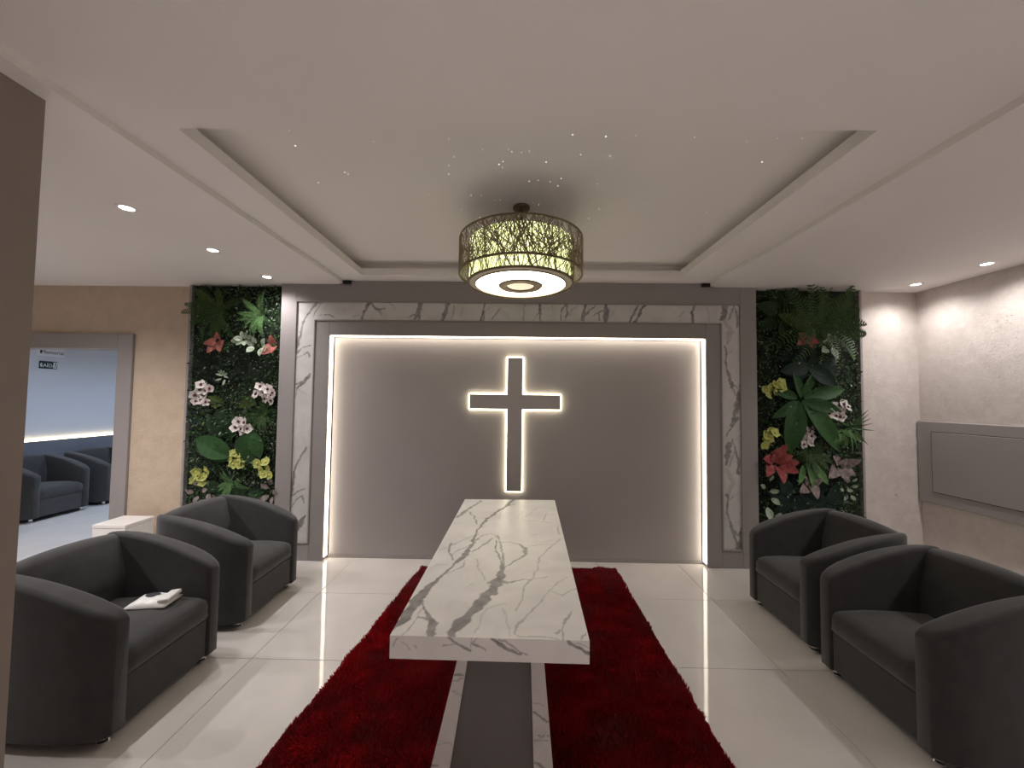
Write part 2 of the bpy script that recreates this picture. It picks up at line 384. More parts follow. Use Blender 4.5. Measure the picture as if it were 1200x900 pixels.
# ------------------------------------------------------------------ feature panel with marble band and light strips
def build_feature():
    XO, ZT = 2.365, Z_MID
    root = thing('feature_panel', 'grey framed wall panel with marble band and glowing recess', 'wall panel', (0, Y_FRAME, 0))
    def pb(nm, x0, x1, y0, y1, z0, z1, m, bev=.003):
        return box(nm, x0, x1, y0-Y_FRAME, y1-Y_FRAME, z0, z1, m, root, bev, 1)
    yb = Y_BACK
    mo, mi, op = 2.215, 2.010, 1.870          # marble outer, marble inner, opening half widths
    zmo, zmi, zop, zb = 2.567, 2.362, 2.222, .165
    sh = -.012
    S = lambda s, v: s*v+sh
    # outer and inner grey frames
    for s in (-1, 1):
        pb('outer_frame', S(s, mo), S(s, XO), Y_FRAME, yb, 0, ZT, 'paint_taupe')
        pb('inner_frame', S(s, op), S(s, mi), Y_FRAME, yb, 0, zmi, 'paint_taupe')
        pb('frame_foot', S(s, mi), S(s, mo), Y_FRAME, yb, 0, zb, 'paint_taupe')
    pb('outer_frame', S(-1, mo), S(1, mo), Y_FRAME, yb, zmo, ZT, 'paint_taupe')
    pb('inner_frame', S(-1, op), S(1, op), Y_FRAME, yb, zop, zmi, 'paint_taupe')
    # beads along the marble
    bd = .010
    for s in (-1, 1):
        pb('bead', S(s, mo), S(s, mo-.014), Y_FRAME-bd, Y_FRAME+.03, zb, zmo, 'paint_taupe', .003)
        pb('bead', S(s, mi), S(s, mi+.014), Y_FRAME-bd, Y_FRAME+.03, zb+.0, zmi+.014, 'paint_taupe', .003)
        pb('bead', S(s, mi+.014), S(s, mo-.014), Y_FRAME-bd, Y_FRAME+.03, zb, zb+.014, 'paint_taupe', .003)
    pb('bead', S(-1, mo-.014), S(1, mo-.014), Y_FRAME-bd, Y_FRAME+.03, zmo-.014, zmo, 'paint_taupe', .003)
    pb('bead', S(-1, mi), S(1, mi), Y_FRAME-bd, Y_FRAME+.03, zmi, zmi+.014, 'paint_taupe', .003)
    ym = Y_FRAME+.008
    pl = lambda px, py: on(1, ym, px, py); mm = ym/FPX
    top1 = px_veins(pl, 7.06, 330, 340, mm, [
        ([(350,80),(300,95),(250,150),(200,220),(170,280),(155,340),(150,420)], [36,20,16,14,10,10,10], .9), ([(330,90),(290,160),(255,225)], [14,8,4], .7),
        ([(300,215),(330,205),(400,210),(440,232)], [6,6,9,5], .8), ([(735,85),(700,140),(680,190),(665,240)], [26,24,22,14], 1),
        ([(735,90),(770,140),(800,165),(850,155)], [10,14,18,5], .9), ([(800,165),(825,205)], [12,6], .7), ([(880,105),(930,135),(935,160)], 6, .6),
        ([(1165,85),(1140,140),(1125,200),(1100,240)], [34,24,36,22], 1), ([(1110,205),(1030,225)], [18,4], .9), ([(600,215),(640,205),(660,220)], 5, .5), ([(510,150),(520,160)], 8, .3)])
    top2 = px_veins(pl, 6, 490, 340, mm, [([(25,80),(5,200)], 16, .9), ([(215,80),(195,140),(170,208)], [26,20,22], 1), ([(250,100),(240,200)], 6, .7), ([(315,120),(295,185)], 6, .5),
        ([(475,85),(455,150),(435,215)], [16,14,12], 1), ([(465,150),(455,215)], 10, .9), ([(580,130),(520,205)], 7, .8), ([(500,130),(480,150)], 5, .5), ([(745,100),(742,215)], 7, .7),
        ([(862,85),(855,150),(862,215)], [18,12,10], 1), ([(850,160),(815,215)], 5, .6), ([(935,95),(950,155)], 4, .5), ([(1040,85),(1010,140),(1005,210)], [12,8,10], .9), ([(1040,90),(1050,160),(1030,215)], [9,9,6], .8),
        ([(1180,90),(1165,150),(1150,215)], [16,14,14], .9), ([(1120,110),(1060,170)], 5, .5)])
    top3 = px_veins(pl, 6, 680, 340, mm, [([(40,90),(30,160),(25,220)], [12,10,14], .9), ([(110,110),(50,160),(10,190)], [8,12,6], .9), ([(178,90),(178,150),(175,220)], [26,26,30], 1), ([(160,140),(90,180)], [10,4], .8), ([(125,170),(140,210)], 10, .8),
        ([(200,130),(205,195)], 7, .6), ([(250,110),(220,190)], 4, .3), ([(415,95),(380,160),(350,220)], [16,14,12], .9), ([(460,95),(415,165),(385,225)], [22,16,12], 1), ([(730,145),(700,185)], 5, .5),
        ([(805,105),(785,160),(795,225)], [10,14,18], 1), ([(895,100),(900,225)], 3, .5), ([(1020,100),(1020,150),(1000,200)], [36,36,30], .9), ([(1080,110),(1060,170),(1040,210)], 9, .8), ([(1085,130),(1105,190),(1100,260)], [8,14,14], .9), ([(1145,155),(1105,190)], 7, .8),
        ([(1010,210),(1050,260),(1040,340)], [20,24,30], .35)])
    def leftv(): return px_veins(pl, 6.92, 325, 390, mm, [([(215,-200),(200,-60),(190,10),(160,100),(125,200),(115,290)], [8,12,14,20,24,10], .8), ([(165,160),(210,120),(270,100)], [12,10,5], .9), ([(110,240),(190,190),(250,155),(265,175),(260,210)], [5,5,10,12,6], .8),
        ([(265,335),(215,395),(160,450)], [16,34,12], 1), ([(190,405),(110,435)], [8,4], .8), ([(160,460),(150,510),(105,565)], 5, .7), ([(165,455),(235,500)], 4, .5), ([(85,860),(90,900)], 8, .5)]) + px_veins(pl, 6.43, 325, 510, mm, [
        ([(220,90),(180,160),(140,230),(125,330),(100,440),(75,570)], [12,14,10,26,16,26], .85), ([(105,465),(150,425),(210,400)], [12,10,5], .9), ([(90,560),(140,490),(190,460),(200,510)], [5,6,12,9], .8), ([(205,610),(175,660),(150,710)], [14,34,20], 1), ([(65,420),(90,400)], 6, .5)])
    def rightv(): return px_veins(pl, 5.63, 835, 340, mm, [([(85,95),(75,150),(60,200)], [40,34,20], .9), ([(140,100),(120,160),(100,200)], 9, .8), ([(145,125),(160,180),(158,240)], [8,16,10], .9), ([(200,145),(165,180)], 7, .8),
        ([(100,230),(120,290),(100,350)], [30,26,16], .35), ([(80,370),(95,410),(85,460),(100,540),(130,640)], [8,16,8,14,20], .9), ([(95,430),(140,390)], 5, .6), ([(190,400),(170,465)], 6, .4), ([(200,575),(185,660),(170,740),(150,820),(125,900)], [14,36,40,28,24], 1), ([(130,620),(165,650)], 8, .8), ([(130,640),(155,700)], 8, .7), ([(165,520),(145,600)], 4, .4)]) + px_veins(pl, 5.3, 835, 490, mm, [
        ([(150,0),(115,60),(85,110)], [22,12,8], .9), ([(100,160),(95,220),(85,290)], [34,30,12], .9), ([(120,130),(145,200),(160,260),(160,340)], [6,9,12,20], .9), ([(135,210),(105,300)], 7, .7), ([(195,250),(160,280)], 8, .8), ([(140,130),(190,100)], 5, .5),
        ([(100,340),(125,400),(100,470)], [24,26,14], .3), ([(90,480),(95,520),(90,570),(120,680),(155,800)], [16,10,8,14,10], .9), ([(95,520),(130,485)], 5, .6), ([(200,650),(185,720),(175,815)], [12,36,44], 1), ([(125,690),(170,740)], [12,8], .8), ([(185,560),(165,650)], 4, .4)])
    z1, z2 = zmi, zmo
    # three marble slabs (top, left, right): front faces on the wall, with real thickness
    def slab(nm, x0, x1, z0, z1_, nu, nv, veins):
        y, yb_ = ym, ym+.02
        o = veined(nm, [((x0,y,z0),(x1,y,z0),(x1,y,z1_),(x0,y,z1_),nu,nv,veins), ((x0,yb_,z0),(x0,yb_,z1_),(x1,yb_,z1_),(x1,yb_,z0),1,1,None)], 'marble_grey')
        o.parent = root; o.matrix_parent_inverse = Matrix.Translation((0, -Y_FRAME, 0)); return o
    slab('marble_slab', S(-1, mo), S(1, mo), z1, z2, 700, 34, top1+top2+top3)
    slab('marble_slab', S(-1, mo), S(-1, mi), zb, z1, 34, 340, leftv()+top1)
    slab('marble_slab', S(1, mi), S(1, mo), zb, z1, 34, 340, rightv()+top3)
    # recessed panel, dark channel and light strips
    pb('recess_panel', S(-1, op)+.012, S(1, op)-.012, Y_PANEL, Y_PANEL+.02, .025, zop-.012, 'paint_panel', .004)
    pb('recess_plinth', S(-1, op), S(1, op), Y_PANEL-.006, Y_PANEL+.02, 0, .024, 'paint_taupe')
    y0, y1 = Y_FRAME+.018, Y_PANEL-.014
    for s in (-1, 1):
        pb('light_strip', S(s, op)-s*.007, S(s, op)-s*.0005, y0, y1, .03, zop-.008, 'led', .002)
    pb('light_strip', S(-1, op)+.008, S(1, op)-.008, y0, y1, zop-.007, zop-.0005, 'led', .002)
    # black blocks painted as the shade in gaps where ceiling meets panel
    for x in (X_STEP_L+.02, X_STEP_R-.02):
        b = pb('notch_shade', x-.055, x+.055, Y_FRAME-.03, Y_FRAME-.001, Z_MID-.035, Z_MID-.003, 'black')
build_feature()

def build_cross():
    y = Y_PANEL; a = lambda px, py: on(1, y-.03, px, py)
    xc = (a(595, 470).x+a(612.5, 470).x)/2-.004
    zt, zb = a(604, 419).z, a(600, 576).z
    hw = .080; zl, zh = a(604, 480).z, a(604, 462).z
    xl, xr = a(550, 471).x, a(657, 473).x
    root = thing('wall_cross', 'grey latin cross with a glowing white edge on the recess panel', 'cross', (xc, y, zb))
    def cross_bm(g, y0, y1):
        P = [(-hw-g, zb-g),(hw+g, zb-g),(hw+g, zl-g),(xr-xc+g, zl-g),(xr-xc+g, zh+g),(hw+g, zh+g),(hw+g, zt+g),(-hw-g, zt+g),(-hw-g, zh+g),(xl-xc-g, zh+g),(xl-xc-g, zl-g),(-hw-g, zl-g)]
        bm = bmesh.new(); f = [bm.verts.new((px_, y0, pz-zb)) for px_, pz in P]; k = [bm.verts.new((px_, y1, pz-zb)) for px_, pz in P]
        bm.faces.new(f); bm.faces.new(k[::-1]); n = len(P)
        for i in range(n): bm.faces.new((f[i], k[i], k[(i+1) % n], f[(i+1) % n]))
        return bm
    bm_obj('face_plate', cross_bm(-.004, -.045, -.024), 'paint_panel', root)
    bm_obj('light_edge', cross_bm(.006, -.023, -.006), 'led_cross', root)
    bm_obj('back_plate', cross_bm(-.03, -.006, -.0005), 'paint_taupe', root)
build_cross()

# ------------------------------------------------------------------ right wall panel
def build_side_panel():
    x = X_RIGHT; t = .045
    yf = Y_BACK-.012
    z0, z1 = .655, 1.435
    root = thing('wall_panel', 'grey rectangular wall panel on the pearl wallpaper at right', 'wall panel', (x, 2.2, z0))
    def pb(nm, x0, x1, y0, y1, za, zb_, m, bev=.004):
        b = box(nm, x0, x1, y0, y1, za, zb_, m, None, bev, 1); b.parent = root; b.matrix_parent_inverse = Matrix.Translation((-x, -2.2, -z0)); return b
    pb('backing_board', x-t, x-.0005, .6, yf, z0, z1, 'paint_taupe')
    i0, i1, g = .11, .10, .006
    ya, yb_ = .72, yf-.135
    pb('groove', x-t-.0008, x-t+.004, ya-g, yb_+g, z0+i0-g, z1-i1+g, 'black', 0)
    pb('inset_board', x-t-.006, x-t+.004, ya, yb_, z0+i0, z1-i1, 'paint_taupe', .002)
build_side_panel()

# ------------------------------------------------------------------ downlights
def build_downlights():
    def proto():
        r = thing('downlight', 'x', 'downlight')
        lathe('trim_ring', [(.034, .002), (.036, -.004), (.052, -.004), (.055, -.001), (.055, .004), (.034, .004)], 'lacquer_white', r, n=28, closed=True)
        lathe('lens', [(0, -.001), (.034, -.001), (.034, .003), (0, .003)], 'lamp_lens', r, n=24)
        return r
    def place(x, y, z, label, power, colr, grp, cone=150, first=[None]):
        if first[0] is None: o = proto(); first[0] = o
        else: o = copy_tree(first[0])
        for ch in list(o.children):
            if ch.type == 'LIGHT': bpy.data.objects.remove(ch)
        o.location = (x, y, z); tag(o, label, 'downlight', grp)
        ld = bpy.data.lights.new('downlight_beam', 'SPOT'); ld.energy = power; ld.spot_size = rad(cone); ld.spot_blend = 1.
        ld.shadow_soft_size = .035; ld.color = colr
        lo = bpy.data.objects.new('beam', ld); COL.objects.link(lo); lo.parent = o; lo.location = (0, 0, -.012)
    warm = (1., .95, .935)
    L3 = ['recessed downlight over the near left armchair', 'recessed downlight over the far left armchair', 'recessed downlight just in front of the left plant wall']
    for i, y in enumerate((2.26, 2.92, 3.57)): place(-2.385, y, Z_SIDE, L3[i], SPOT_L*(.75 if i == 2 else 1.), warm, 'left row of ceiling downlights')
    R2 = ['recessed downlight nearest the corner of the pearl walls', 'recessed downlight second from the corner of the pearl walls']
    for i, y in enumerate((3.64, 3.09)): place(3.76, y, Z_SIDE, R2[i], SPOT_R, warm, 'right row of ceiling downlights')
    for y in (2.53, 1.97, 1.4, .8): place(3.76, y, Z_SIDE, 'recessed downlight along the right wall out of view', SPOT_R, warm, 'right row of ceiling downlights')
    for x, y in ((-.9, -.9), (1.1, -.9), (-.9, -2.3), (1.1, -2.3)): place(x, y, Z_MID, 'added fill light in the ceiling behind the viewer', FILL_BACK, warm, 'added fill lights behind the viewer', 90)  # unseen lamps added behind the camera as bounce fill
    for y in (2.55, 1.7): place(-4.0, y, Z_SIDE, 'added fill light over the passage hidden by the wall end', FILL_PASSAGE, warm, 'added passage fill lights')  # hidden lamps added to brighten the left wall and door casing
    for x, y in ((-5.3, 5.2), (-5.3, 6.6), (-4.1, 5.2)): place(x, y, Z_SIDE, 'recessed downlight in the room beyond the doorway', SPOT_ANNEX, (.62, .77, 1.), 'downlights beyond the doorway')
build_downlights()

# ------------------------------------------------------------------ chandelier
def build_chandelier():
    ztop = Z_MID+.135
    c0 = on(2, ztop, 611, 243)
    X, Y = c0.x, c0.y
    k = Y/FPX
    R = 74*k*.985; Ri = 62.5*k*.985; z1 = CAM_H+(467.5-281)*k; z0 = CAM_H+(467.5-321)*k; zi = CAM_H+(467.5-331)*k
    root = thing('drum_chandelier', 'round drum chandelier with bronze wire mesh and glowing shade', 'chandelier', (X, Y, 0))
    lathe('ceiling_rose', [(0, ztop), (.058, ztop), (.058, ztop-.012), (.048, ztop-.017), (0, ztop-.018)], 'bronze', root)
    lathe('stem', [(.009, ztop-.03), (.009, z1-.02)], 'bronze', root, n=12)
    lathe('stem_joint', [(0, ztop-.018), (.014, ztop-.022), (.017, ztop-.034), (.012, ztop-.046), (0, ztop-.05)], 'bronze', root, n=16)
    def ring(nm, r, z, h=.010, t=.007, m='bronze'):
        lathe(nm, [(r-t, z-h/2), (r, z-h/2), (r, z+h/2), (r-t, z+h/2)], m, root, n=72, closed=True)
    ring('top_ring', R, z1); ring('bottom_ring', R, z0, .013, .009)
    # spider arms that carry the drum from the stem
    for a in range(3):
        bm = bmesh.new(); add_box(bm, 0, R-.004, -.005, .005, z1-.008, z1-.002); o = bm_obj('spider_arm', bm, 'bronze', root); o.rotation_euler.z = a*2*PI/3+.3
    # bronze wires criss-crossing the outer drum
    rr = random.Random(3)
    def wires(nm, n, r, za, zb, thick, m):
        V, F = [], []
        for q in range(n):
            a0 = rr.uniform(0, 2*PI); da = rr.gauss(0, .38); s0, s1 = (0, 1) if rr.random() < .75 else sorted((rr.uniform(0, .5), rr.uniform(.5, 1)))
            r_ = r+rr.uniform(-.006, .004); t_ = thick*rr.uniform(.7, 1.4); b = len(V); ns = 7
            for s in range(ns+1):
                f = s/ns; fz = s0+(s1-s0)*f; a = a0+da*f; z = za+(zb-za)*fz
                tx = Vector((-math.sin(a)*da*r, math.cos(a)*da*r, (zb-za)*(s1-s0))).normalized()
                rad_ = Vector((math.cos(a), math.sin(a), 0)); sd = tx.cross(rad_).normalized()
                c = rad_*r_+Vector((0, 0, z))
                for v in (c+sd*t_, c+rad_*t_, c-sd*t_): V.append(tuple(v))
            for s in range(ns):
                for e in range(3): F.append((b+s*3+e, b+s*3+(e+1) % 3, b+s*3+3+(e+1) % 3, b+s*3+3+e))
        return link(nm, meshd(nm, V, F), m, root)
    tag(wires('wire_mesh', 420, R-.004, z0, z1, .0021, 'wire'), 'bronze wire mesh around the drum', kind='stuff')
    # inner shade
    zs = z1-.012
    lathe('inner_shade', [(Ri-.004, zi+.006), (Ri-.004, zs)], 'drum_fabric', root, n=64)
    lathe('shade_top', [(.02, zs), (Ri-.004, zs)], 'bronze', root, n=64)
    tag(wires('inner_wire_mesh', 300, Ri+.001, zi, zs, .0024, 'wire'), 'bronze wires over the glowing shade', kind='stuff')
    ring('shade_ring', Ri+.004, zi, .014, .010)
    lathe('diffuser_rim', [(Ri-.004, zi+.002), (Ri-.048, zi-.006), (Ri-.048, zi+.004)], 'diffuser_rim', root, n=64)
    ring('diffuser_ring', Ri-.044, zi-.006, .010, .006)
    lathe('diffuser', [(Ri-.05, zi-.004), (.155, zi-.010), (0, zi-.010)], 'diffuser', root, n=64)
    lathe('boss_ring', [(.086, zi-.012), (.095, zi-.022), (.140, zi-.022), (.150, zi-.012)], 'bronze', root, n=48, closed=True)
    lathe('boss_disc', [(0, zi-.026), (.05, zi-.022), (.086, zi-.014)], 'diffuser_boss', root, n=32)
build_chandelier()

# tiny emissive dots for the sparkles on the tray
def build_sparkles():
    zt = Z_MID+.135-.0015; rr = random.Random(5); P = []
    for px, py in ((339,153),(346,171),(438,166),(408,204),(373,214),(404,202),(526,163),(532,184),(526,194),(526,204),(547,200),(552,229),(541,246),(640,190),(646,218),(702,245),(703,255),(697,263),(705,270),(690,256),(756,239),(828,249),(750,298),(745,159),(814,161),(875,166),(911,162),(940,162),(671,158),(710,160),(715,183),(843,225),(893,190)):
        P.append(on(2, zt, px, py))
    for _ in range(34): P.append(Vector((rr.gauss(.05, .28), rr.uniform(1.95, 2.9), zt)))
    bm = bmesh.new()
    for p in P:
        if not (-1.45 < p.x < 1.45 and 1.65 < p.y < 3.5): continue
        r = rr.uniform(.0014, .0030)
        bm.faces.new([bm.verts.new((p.x+r*math.cos(a*PI/3), p.y+r*math.sin(a*PI/3), zt)) for a in range(6)])
    me = bpy.data.meshes.new('sparkle_dots'); bm.to_mesh(me); bm.free()
    tag(link('sparkle_dots', me, 'sparkle'), 'tiny glowing sparkle dots scattered over the ceiling tray', 'star lights', kind='stuff')
build_sparkles()

# ------------------------------------------------------------------ table
def build_table():
    HT, TH = .78, .078
    c = [on(2, HT, *p) for p in ((457, 744.5), (691, 751), (650, 586), (545, 585))]
    root = thing('altar_table', 'long marble-topped table on a flared pedestal over the red rug', 'table', ((c[0].x+c[2].x)/2, (c[0].y+c[2].y)/2, 0))
    inv = Matrix.Translation(-root.location)
    top = lambda px, py: on(2, HT, px, py)
    # vein widths: metres per photo pixel taken mid-table
    T = [([(470,30),(415,65),(370,95),(340,118)], [12,16,26,14], .75), ([(395,85),(430,110),(445,155)], [5,9,8], .8), ([(640,25),(610,48),(560,85),(500,125),(465,165),(440,190)], [30,24,14,16,14,10], .95), ([(650,48),(605,58)], [4,10], .8),
        ([(440,190),(430,235),(400,290),(365,335),(310,380),(250,440),(190,490),(130,560),(70,640),(-10,705)], [8,12,24,22,10,12,28,44,50,30], .9),
        ([(560,225),(520,205),(470,215),(430,250),(410,280)], [5,5,8,9,6], .7), ([(525,230),(480,265),(420,300)], [8,10,6], .7), ([(450,205),(390,230),(330,260),(245,292)], 4, .6), ([(310,255),(295,290),(315,345)], [14,9,6], .8), ([(420,260),(350,290),(305,315)], 4, .6),
        ([(380,345),(375,375),(320,402),(270,422)], 5, .6), ([(165,570),(185,620),(205,680),(200,740)], [5,10,26,22], .9), ([(160,600),(100,680),(60,735)], 4, .6), ([(205,480),(165,540),(150,570)], 5, .7), ([(200,390),(240,370),(295,365)], 3, .45), ([(130,640),(200,660)], [4,18], .8),
        ([(550,240),(548,300),(575,350),(580,400),(560,440),(530,500),(470,560),(400,630),(345,690),(300,740)], [6,5,8,20,48,42,46,48,44,30], .92), ([(560,215),(572,260),(585,340),(590,385)], [6,5,8,6], .75),
        ([(580,450),(610,465),(680,450),(750,440),(815,435)], [16,12,5,3,3], .75), ([(565,255),(620,248),(670,260),(708,285),(695,320),(650,350),(595,380)], [4,4,7,22,14,5,4], .75), ([(715,272),(800,262),(855,262)], 3, .5),
        ([(440,340),(460,400),(490,452)], 4, .5), ([(885,232),(840,270),(770,340),(762,390),(740,430),(700,480),(675,560),(652,612)], 5, .5), ([(870,165),(875,205)], 6, .6), ([(660,130),(740,135),(845,150)], 5, .55), ([(842,60),(770,65),(720,100),(680,125)], 4, .45), ([(815,98),(795,132)], 6, .55),
        ([(930,430),(870,460),(820,510),(760,580),(710,640),(660,690),(650,730),(672,745),(800,745),(880,762)], [3,3,3,4,5,9,4,5,4,6], .5), ([(820,510),(900,530),(940,500),(965,490)], [3,5,5,5], .5), ([(935,610),(915,660),(900,700),(905,765)], [4,7,4,4], .65), ([(890,710),(870,730)], 6, .6), ([(1035,715),(995,755)], 5, .55),
        ([(590,600),(610,680),(622,745)], 4, .3), ([(490,600),(470,650),(428,735)], 5, .3), ([(490,600),(560,580),(605,570)], 4, .3), ([(720,215),(780,205)], 3, .3), ([(380,490),(430,465)], 3, .3), ([(690,85),(660,115),(650,140)], 3, .3), ([(555,130),(580,80)], 3, .3), ([(510,500),(500,555)], 7, .25)]
    tv = px_veins(top, 4.5, 460, 580, .0042, T, 1.1)
    d = Vector((0, 0, -TH)); b = [p+d for p in c]
    fn = Vector((0, 0, 1)).cross(c[1]-c[0]).normalized()
    front = lambda px, py: on_plane(c[0], fn, px, py)
    fv = px_veins(front, 4.5, 460, 580, .0030, [([(285,748),(340,790),(410,830)], [10,12,9], .85), ([(520,758),(570,795),(690,838)], [8,16,10], .9), ([(560,765),(640,795),(710,838)], 5, .7), ([(930,770),(960,800),(1040,838)], [16,18,12], .9), ([(975,775),(1040,810)], 4, .5), ([(255,805),(300,790),(340,785)], 6, .5), ([(20,755),(10,805)], 6, .5), ([(40,780),(85,815)], 4, .5), ([(110,800),(120,806)], 8, .5), ([(415,785),(485,832)], [8,4], .7), ([(440,760),(410,790)], 8, .5), ([(411,750),(411,832)], 2, .45)])
    o = veined('tabletop', [(c[0],c[1],c[2],c[3],170,430,tv), (b[0],b[1],c[1],c[0],230,26,fv), (b[1],b[2],c[2],c[1],1,1,None), (b[3],c[3],c[2],b[2],1,1,None), (b[0],c[0],c[3],b[3],1,1,None), (b[0],b[3],b[2],b[1],1,1,None)])
    o.parent = root; o.matrix_parent_inverse = inv
    # pedestal: marble side slabs leaning outwards with a recessed grey panel between them
    zt = HT-TH
    yt, yb = 1.78, 1.50
    p0 = Vector((0, yt, zt)); n = Vector((0, -zt, yt-yb)).normalized()       # plane through (yt, zt) and (yb, 0)
    pl = lambda px, py: on_plane(p0, n, px, py)
    def edge(a, b_):                                                         # photo edge -> x at the top and at the foot of the slanted plane
        A, B = pl(*a), pl(*b_); t1 = (zt-A.z)/(B.z-A.z); t0 = (.012-A.z)/(B.z-A.z)
        return (A+(B-A)*t1), (A+(B-A)*t0)
    Lo, Li = edge((538, 766), (505, 900)), edge((549, 766), (527, 900))
    Ri, Ro = edge((622, 768), (625.5, 898)), edge((637, 769), (648, 900))
    ym = root.location.y; mir = lambda p: Vector((p.x+.015, 2*ym-p.y, p.z))
    def slab(nm, A, B, veins):
        at, ab, bt, bb = A[0], A[1], B[0], B[1]
        o = veined(nm, [(ab,bb,bt,at,24,150,veins), (mir(bb),mir(ab),mir(at),mir(bt),1,1,None), (mir(ab),ab,at,mir(at),1,1,None), (bb,mir(bb),mir(bt),bt,1,1,None)])
        o.parent = root; o.matrix_parent_inverse = inv
    sv = px_veins(pl, 5.4545, 480, 740, .0033, [([(285,285),(350,295)], [8,7], .8), ([(270,325),(345,312)], 5, .4), ([(280,385),(330,405)], 5, .35), ([(140,855),(185,858)], [14,10], .8), ([(180,710),(270,735)], 4, .3),
        ([(785,525),(830,540),(885,565)], [10,8,4], .8), ([(800,450),(870,465)], 5, .35), ([(830,670),(895,660)], 5, .6), ([(800,695),(890,690)], 4, .5), ([(800,160),(850,185)], 4, .5), ([(795,850),(870,870)], [16,8], .8)])
    slab('side_slab', Lo, Li, sv); slab('side_slab', Ri, Ro, sv)
    inset = Vector((0, .03, 0))
    P = [Li[1]+inset, Ri[1]+inset, mir(Ri[1])-inset, mir(Li[1])-inset]; Q = [Li[0]+inset, Ri[0]+inset, mir(Ri[0])-inset, mir(Li[0])-inset]
    for v in P: v.z = .012
    o = hexa('pedestal_core', P, Q, 'paint_grey_core'); o.parent = root; o.matrix_parent_inverse = inv
    return Lo[1].x+.0, Ro[1].x, yb, 2*ym-yb
noise_var(mat('paint_grey_core', rough=.5, spec=.3), (.20, .19, .19), (.215, .205, .205), 3)
FOOT = build_table()

# ------------------------------------------------------------------ rug
def build_rug():
    z = .035
    A, B, C_, D = on(2, z, 495, 662), on(2, z, 722, 665.5), on(2, z, 862, 900), on(2, z, 297, 900)
    yn = .78
    ext = lambda p, q: p+(q-p)*((yn-p.y)/(q.y-p.y))
    c2, d2 = ext(B, C_), ext(A, D)
    root = thing('shag_rug', 'dark red shag rug under the marble table', 'rug', (0, 2.2, 0))
    inv = Matrix.Translation((0, -2.2, 0))
    q = [A, B, c2, d2]
    o = hexa('rug_backing', [(p.x, p.y, .001) for p in (d2, c2, B, A)], [(p.x, p.y, .011) for p in (d2, c2, B, A)], 'rug_base'); o.parent = root; o.matrix_parent_inverse = inv
    n = 230000
    u, v = rng.random(n), rng.random(n)**1.0
    keep = rng.random(n) < np.where(v < .74, 1., .2)
    u, v = u[keep], v[keep]; n = len(u)
    P = [np.array(p)[:2] for p in q]
    XY = ((1-u)*(1-v))[:, None]*P[0]+(u*(1-v))[:, None]*P[1]+(u*v)[:, None]*P[2]+((1-u)*v)[:, None]*P[3]
    x, y = XY[:, 0], XY[:, 1]
    out_ = ~((x > FOOT[0]+.01) & (x < FOOT[1]-.01) & (y > FOOT[2]+.01) & (y < FOOT[3]-.01))        # nothing grows under the pedestal
    x, y, v = x[out_], y[out_], v[out_]; n = len(x)
    lump = vnoise(x*5+9, y*5+9, 11); fine = vnoise(x*11+.8*vnoise(x*9, y*9, 61), y*17, 12); big = vnoise(x*1.6+3, y*1.6+3, 17)
    ang = vnoise(x*3.2+20, y*3.2+20, 13)*4*PI+rng.normal(0, .5, n)
    lean = .004+.014*vnoise(x*7, y*7, 14)+rng.random(n)*.007
    h = .019+.013*fine+.008*lump+rng.random(n)*.006
    tip = np.stack([x+np.cos(ang)*lean, y+np.sin(ang)*lean, .009+h], 1)
    aw = rng.random(n)*2*PI; wd = .0020+rng.random(n)*.0014
    s = np.stack([np.cos(aw)*wd, np.sin(aw)*wd, np.zeros(n)], 1)
    b0 = np.stack([x, y, np.full(n, .009)], 1)
    md = np.stack([x+np.cos(ang)*lean*.35, y+np.sin(ang)*lean*.35, .009+h*.62], 1)
    V = np.concatenate([b0-s, b0+s, md+s, md-s, tip])
    i = np.arange(n)
    me = bpy.data.meshes.new('pile')
    nv = len(V); me.vertices.add(nv); me.vertices.foreach_set('co', V.astype(np.float32).ravel())
    q4 = np.stack([i, i+n, i+2*n, i+3*n], 1); t3 = np.stack([i+3*n, i+2*n, i+4*n], 1)
    loops = np.concatenate([q4.ravel(), t3.ravel()]); starts = np.concatenate([np.arange(n)*4, 4*n+np.arange(n)*3])
    me.loops.add(len(loops)); me.loops.foreach_set('vertex_index', loops.astype(np.int32))
    me.polygons.add(2*n); me.polygons.foreach_set('loop_start', starts.astype(np.int32))
    me.update(calc_edges=True); me.validate()
    base = np.stack([.135+.045*rng.random(n)+.05*(lump-.5), .0035+.002*rng.random(n), .0055+.003*rng.random(n)], 1)
    base *= (.6+.25*big+.3*np.clip((fine-.4)*2., 0, 1))[:, None]
    rgba = np.concatenate([base, np.ones((n, 1))], 1)
    full = np.concatenate([rgba]*5).astype(np.float32)
    at = me.attributes.new('tint', 'FLOAT_COLOR', 'POINT'); at.data.foreach_set('color', full.ravel())
    o = link('pile', me, 'rug_pile', root); o.matrix_parent_inverse = inv; tag(o, 'long dark red pile', kind='stuff')
build_rug()

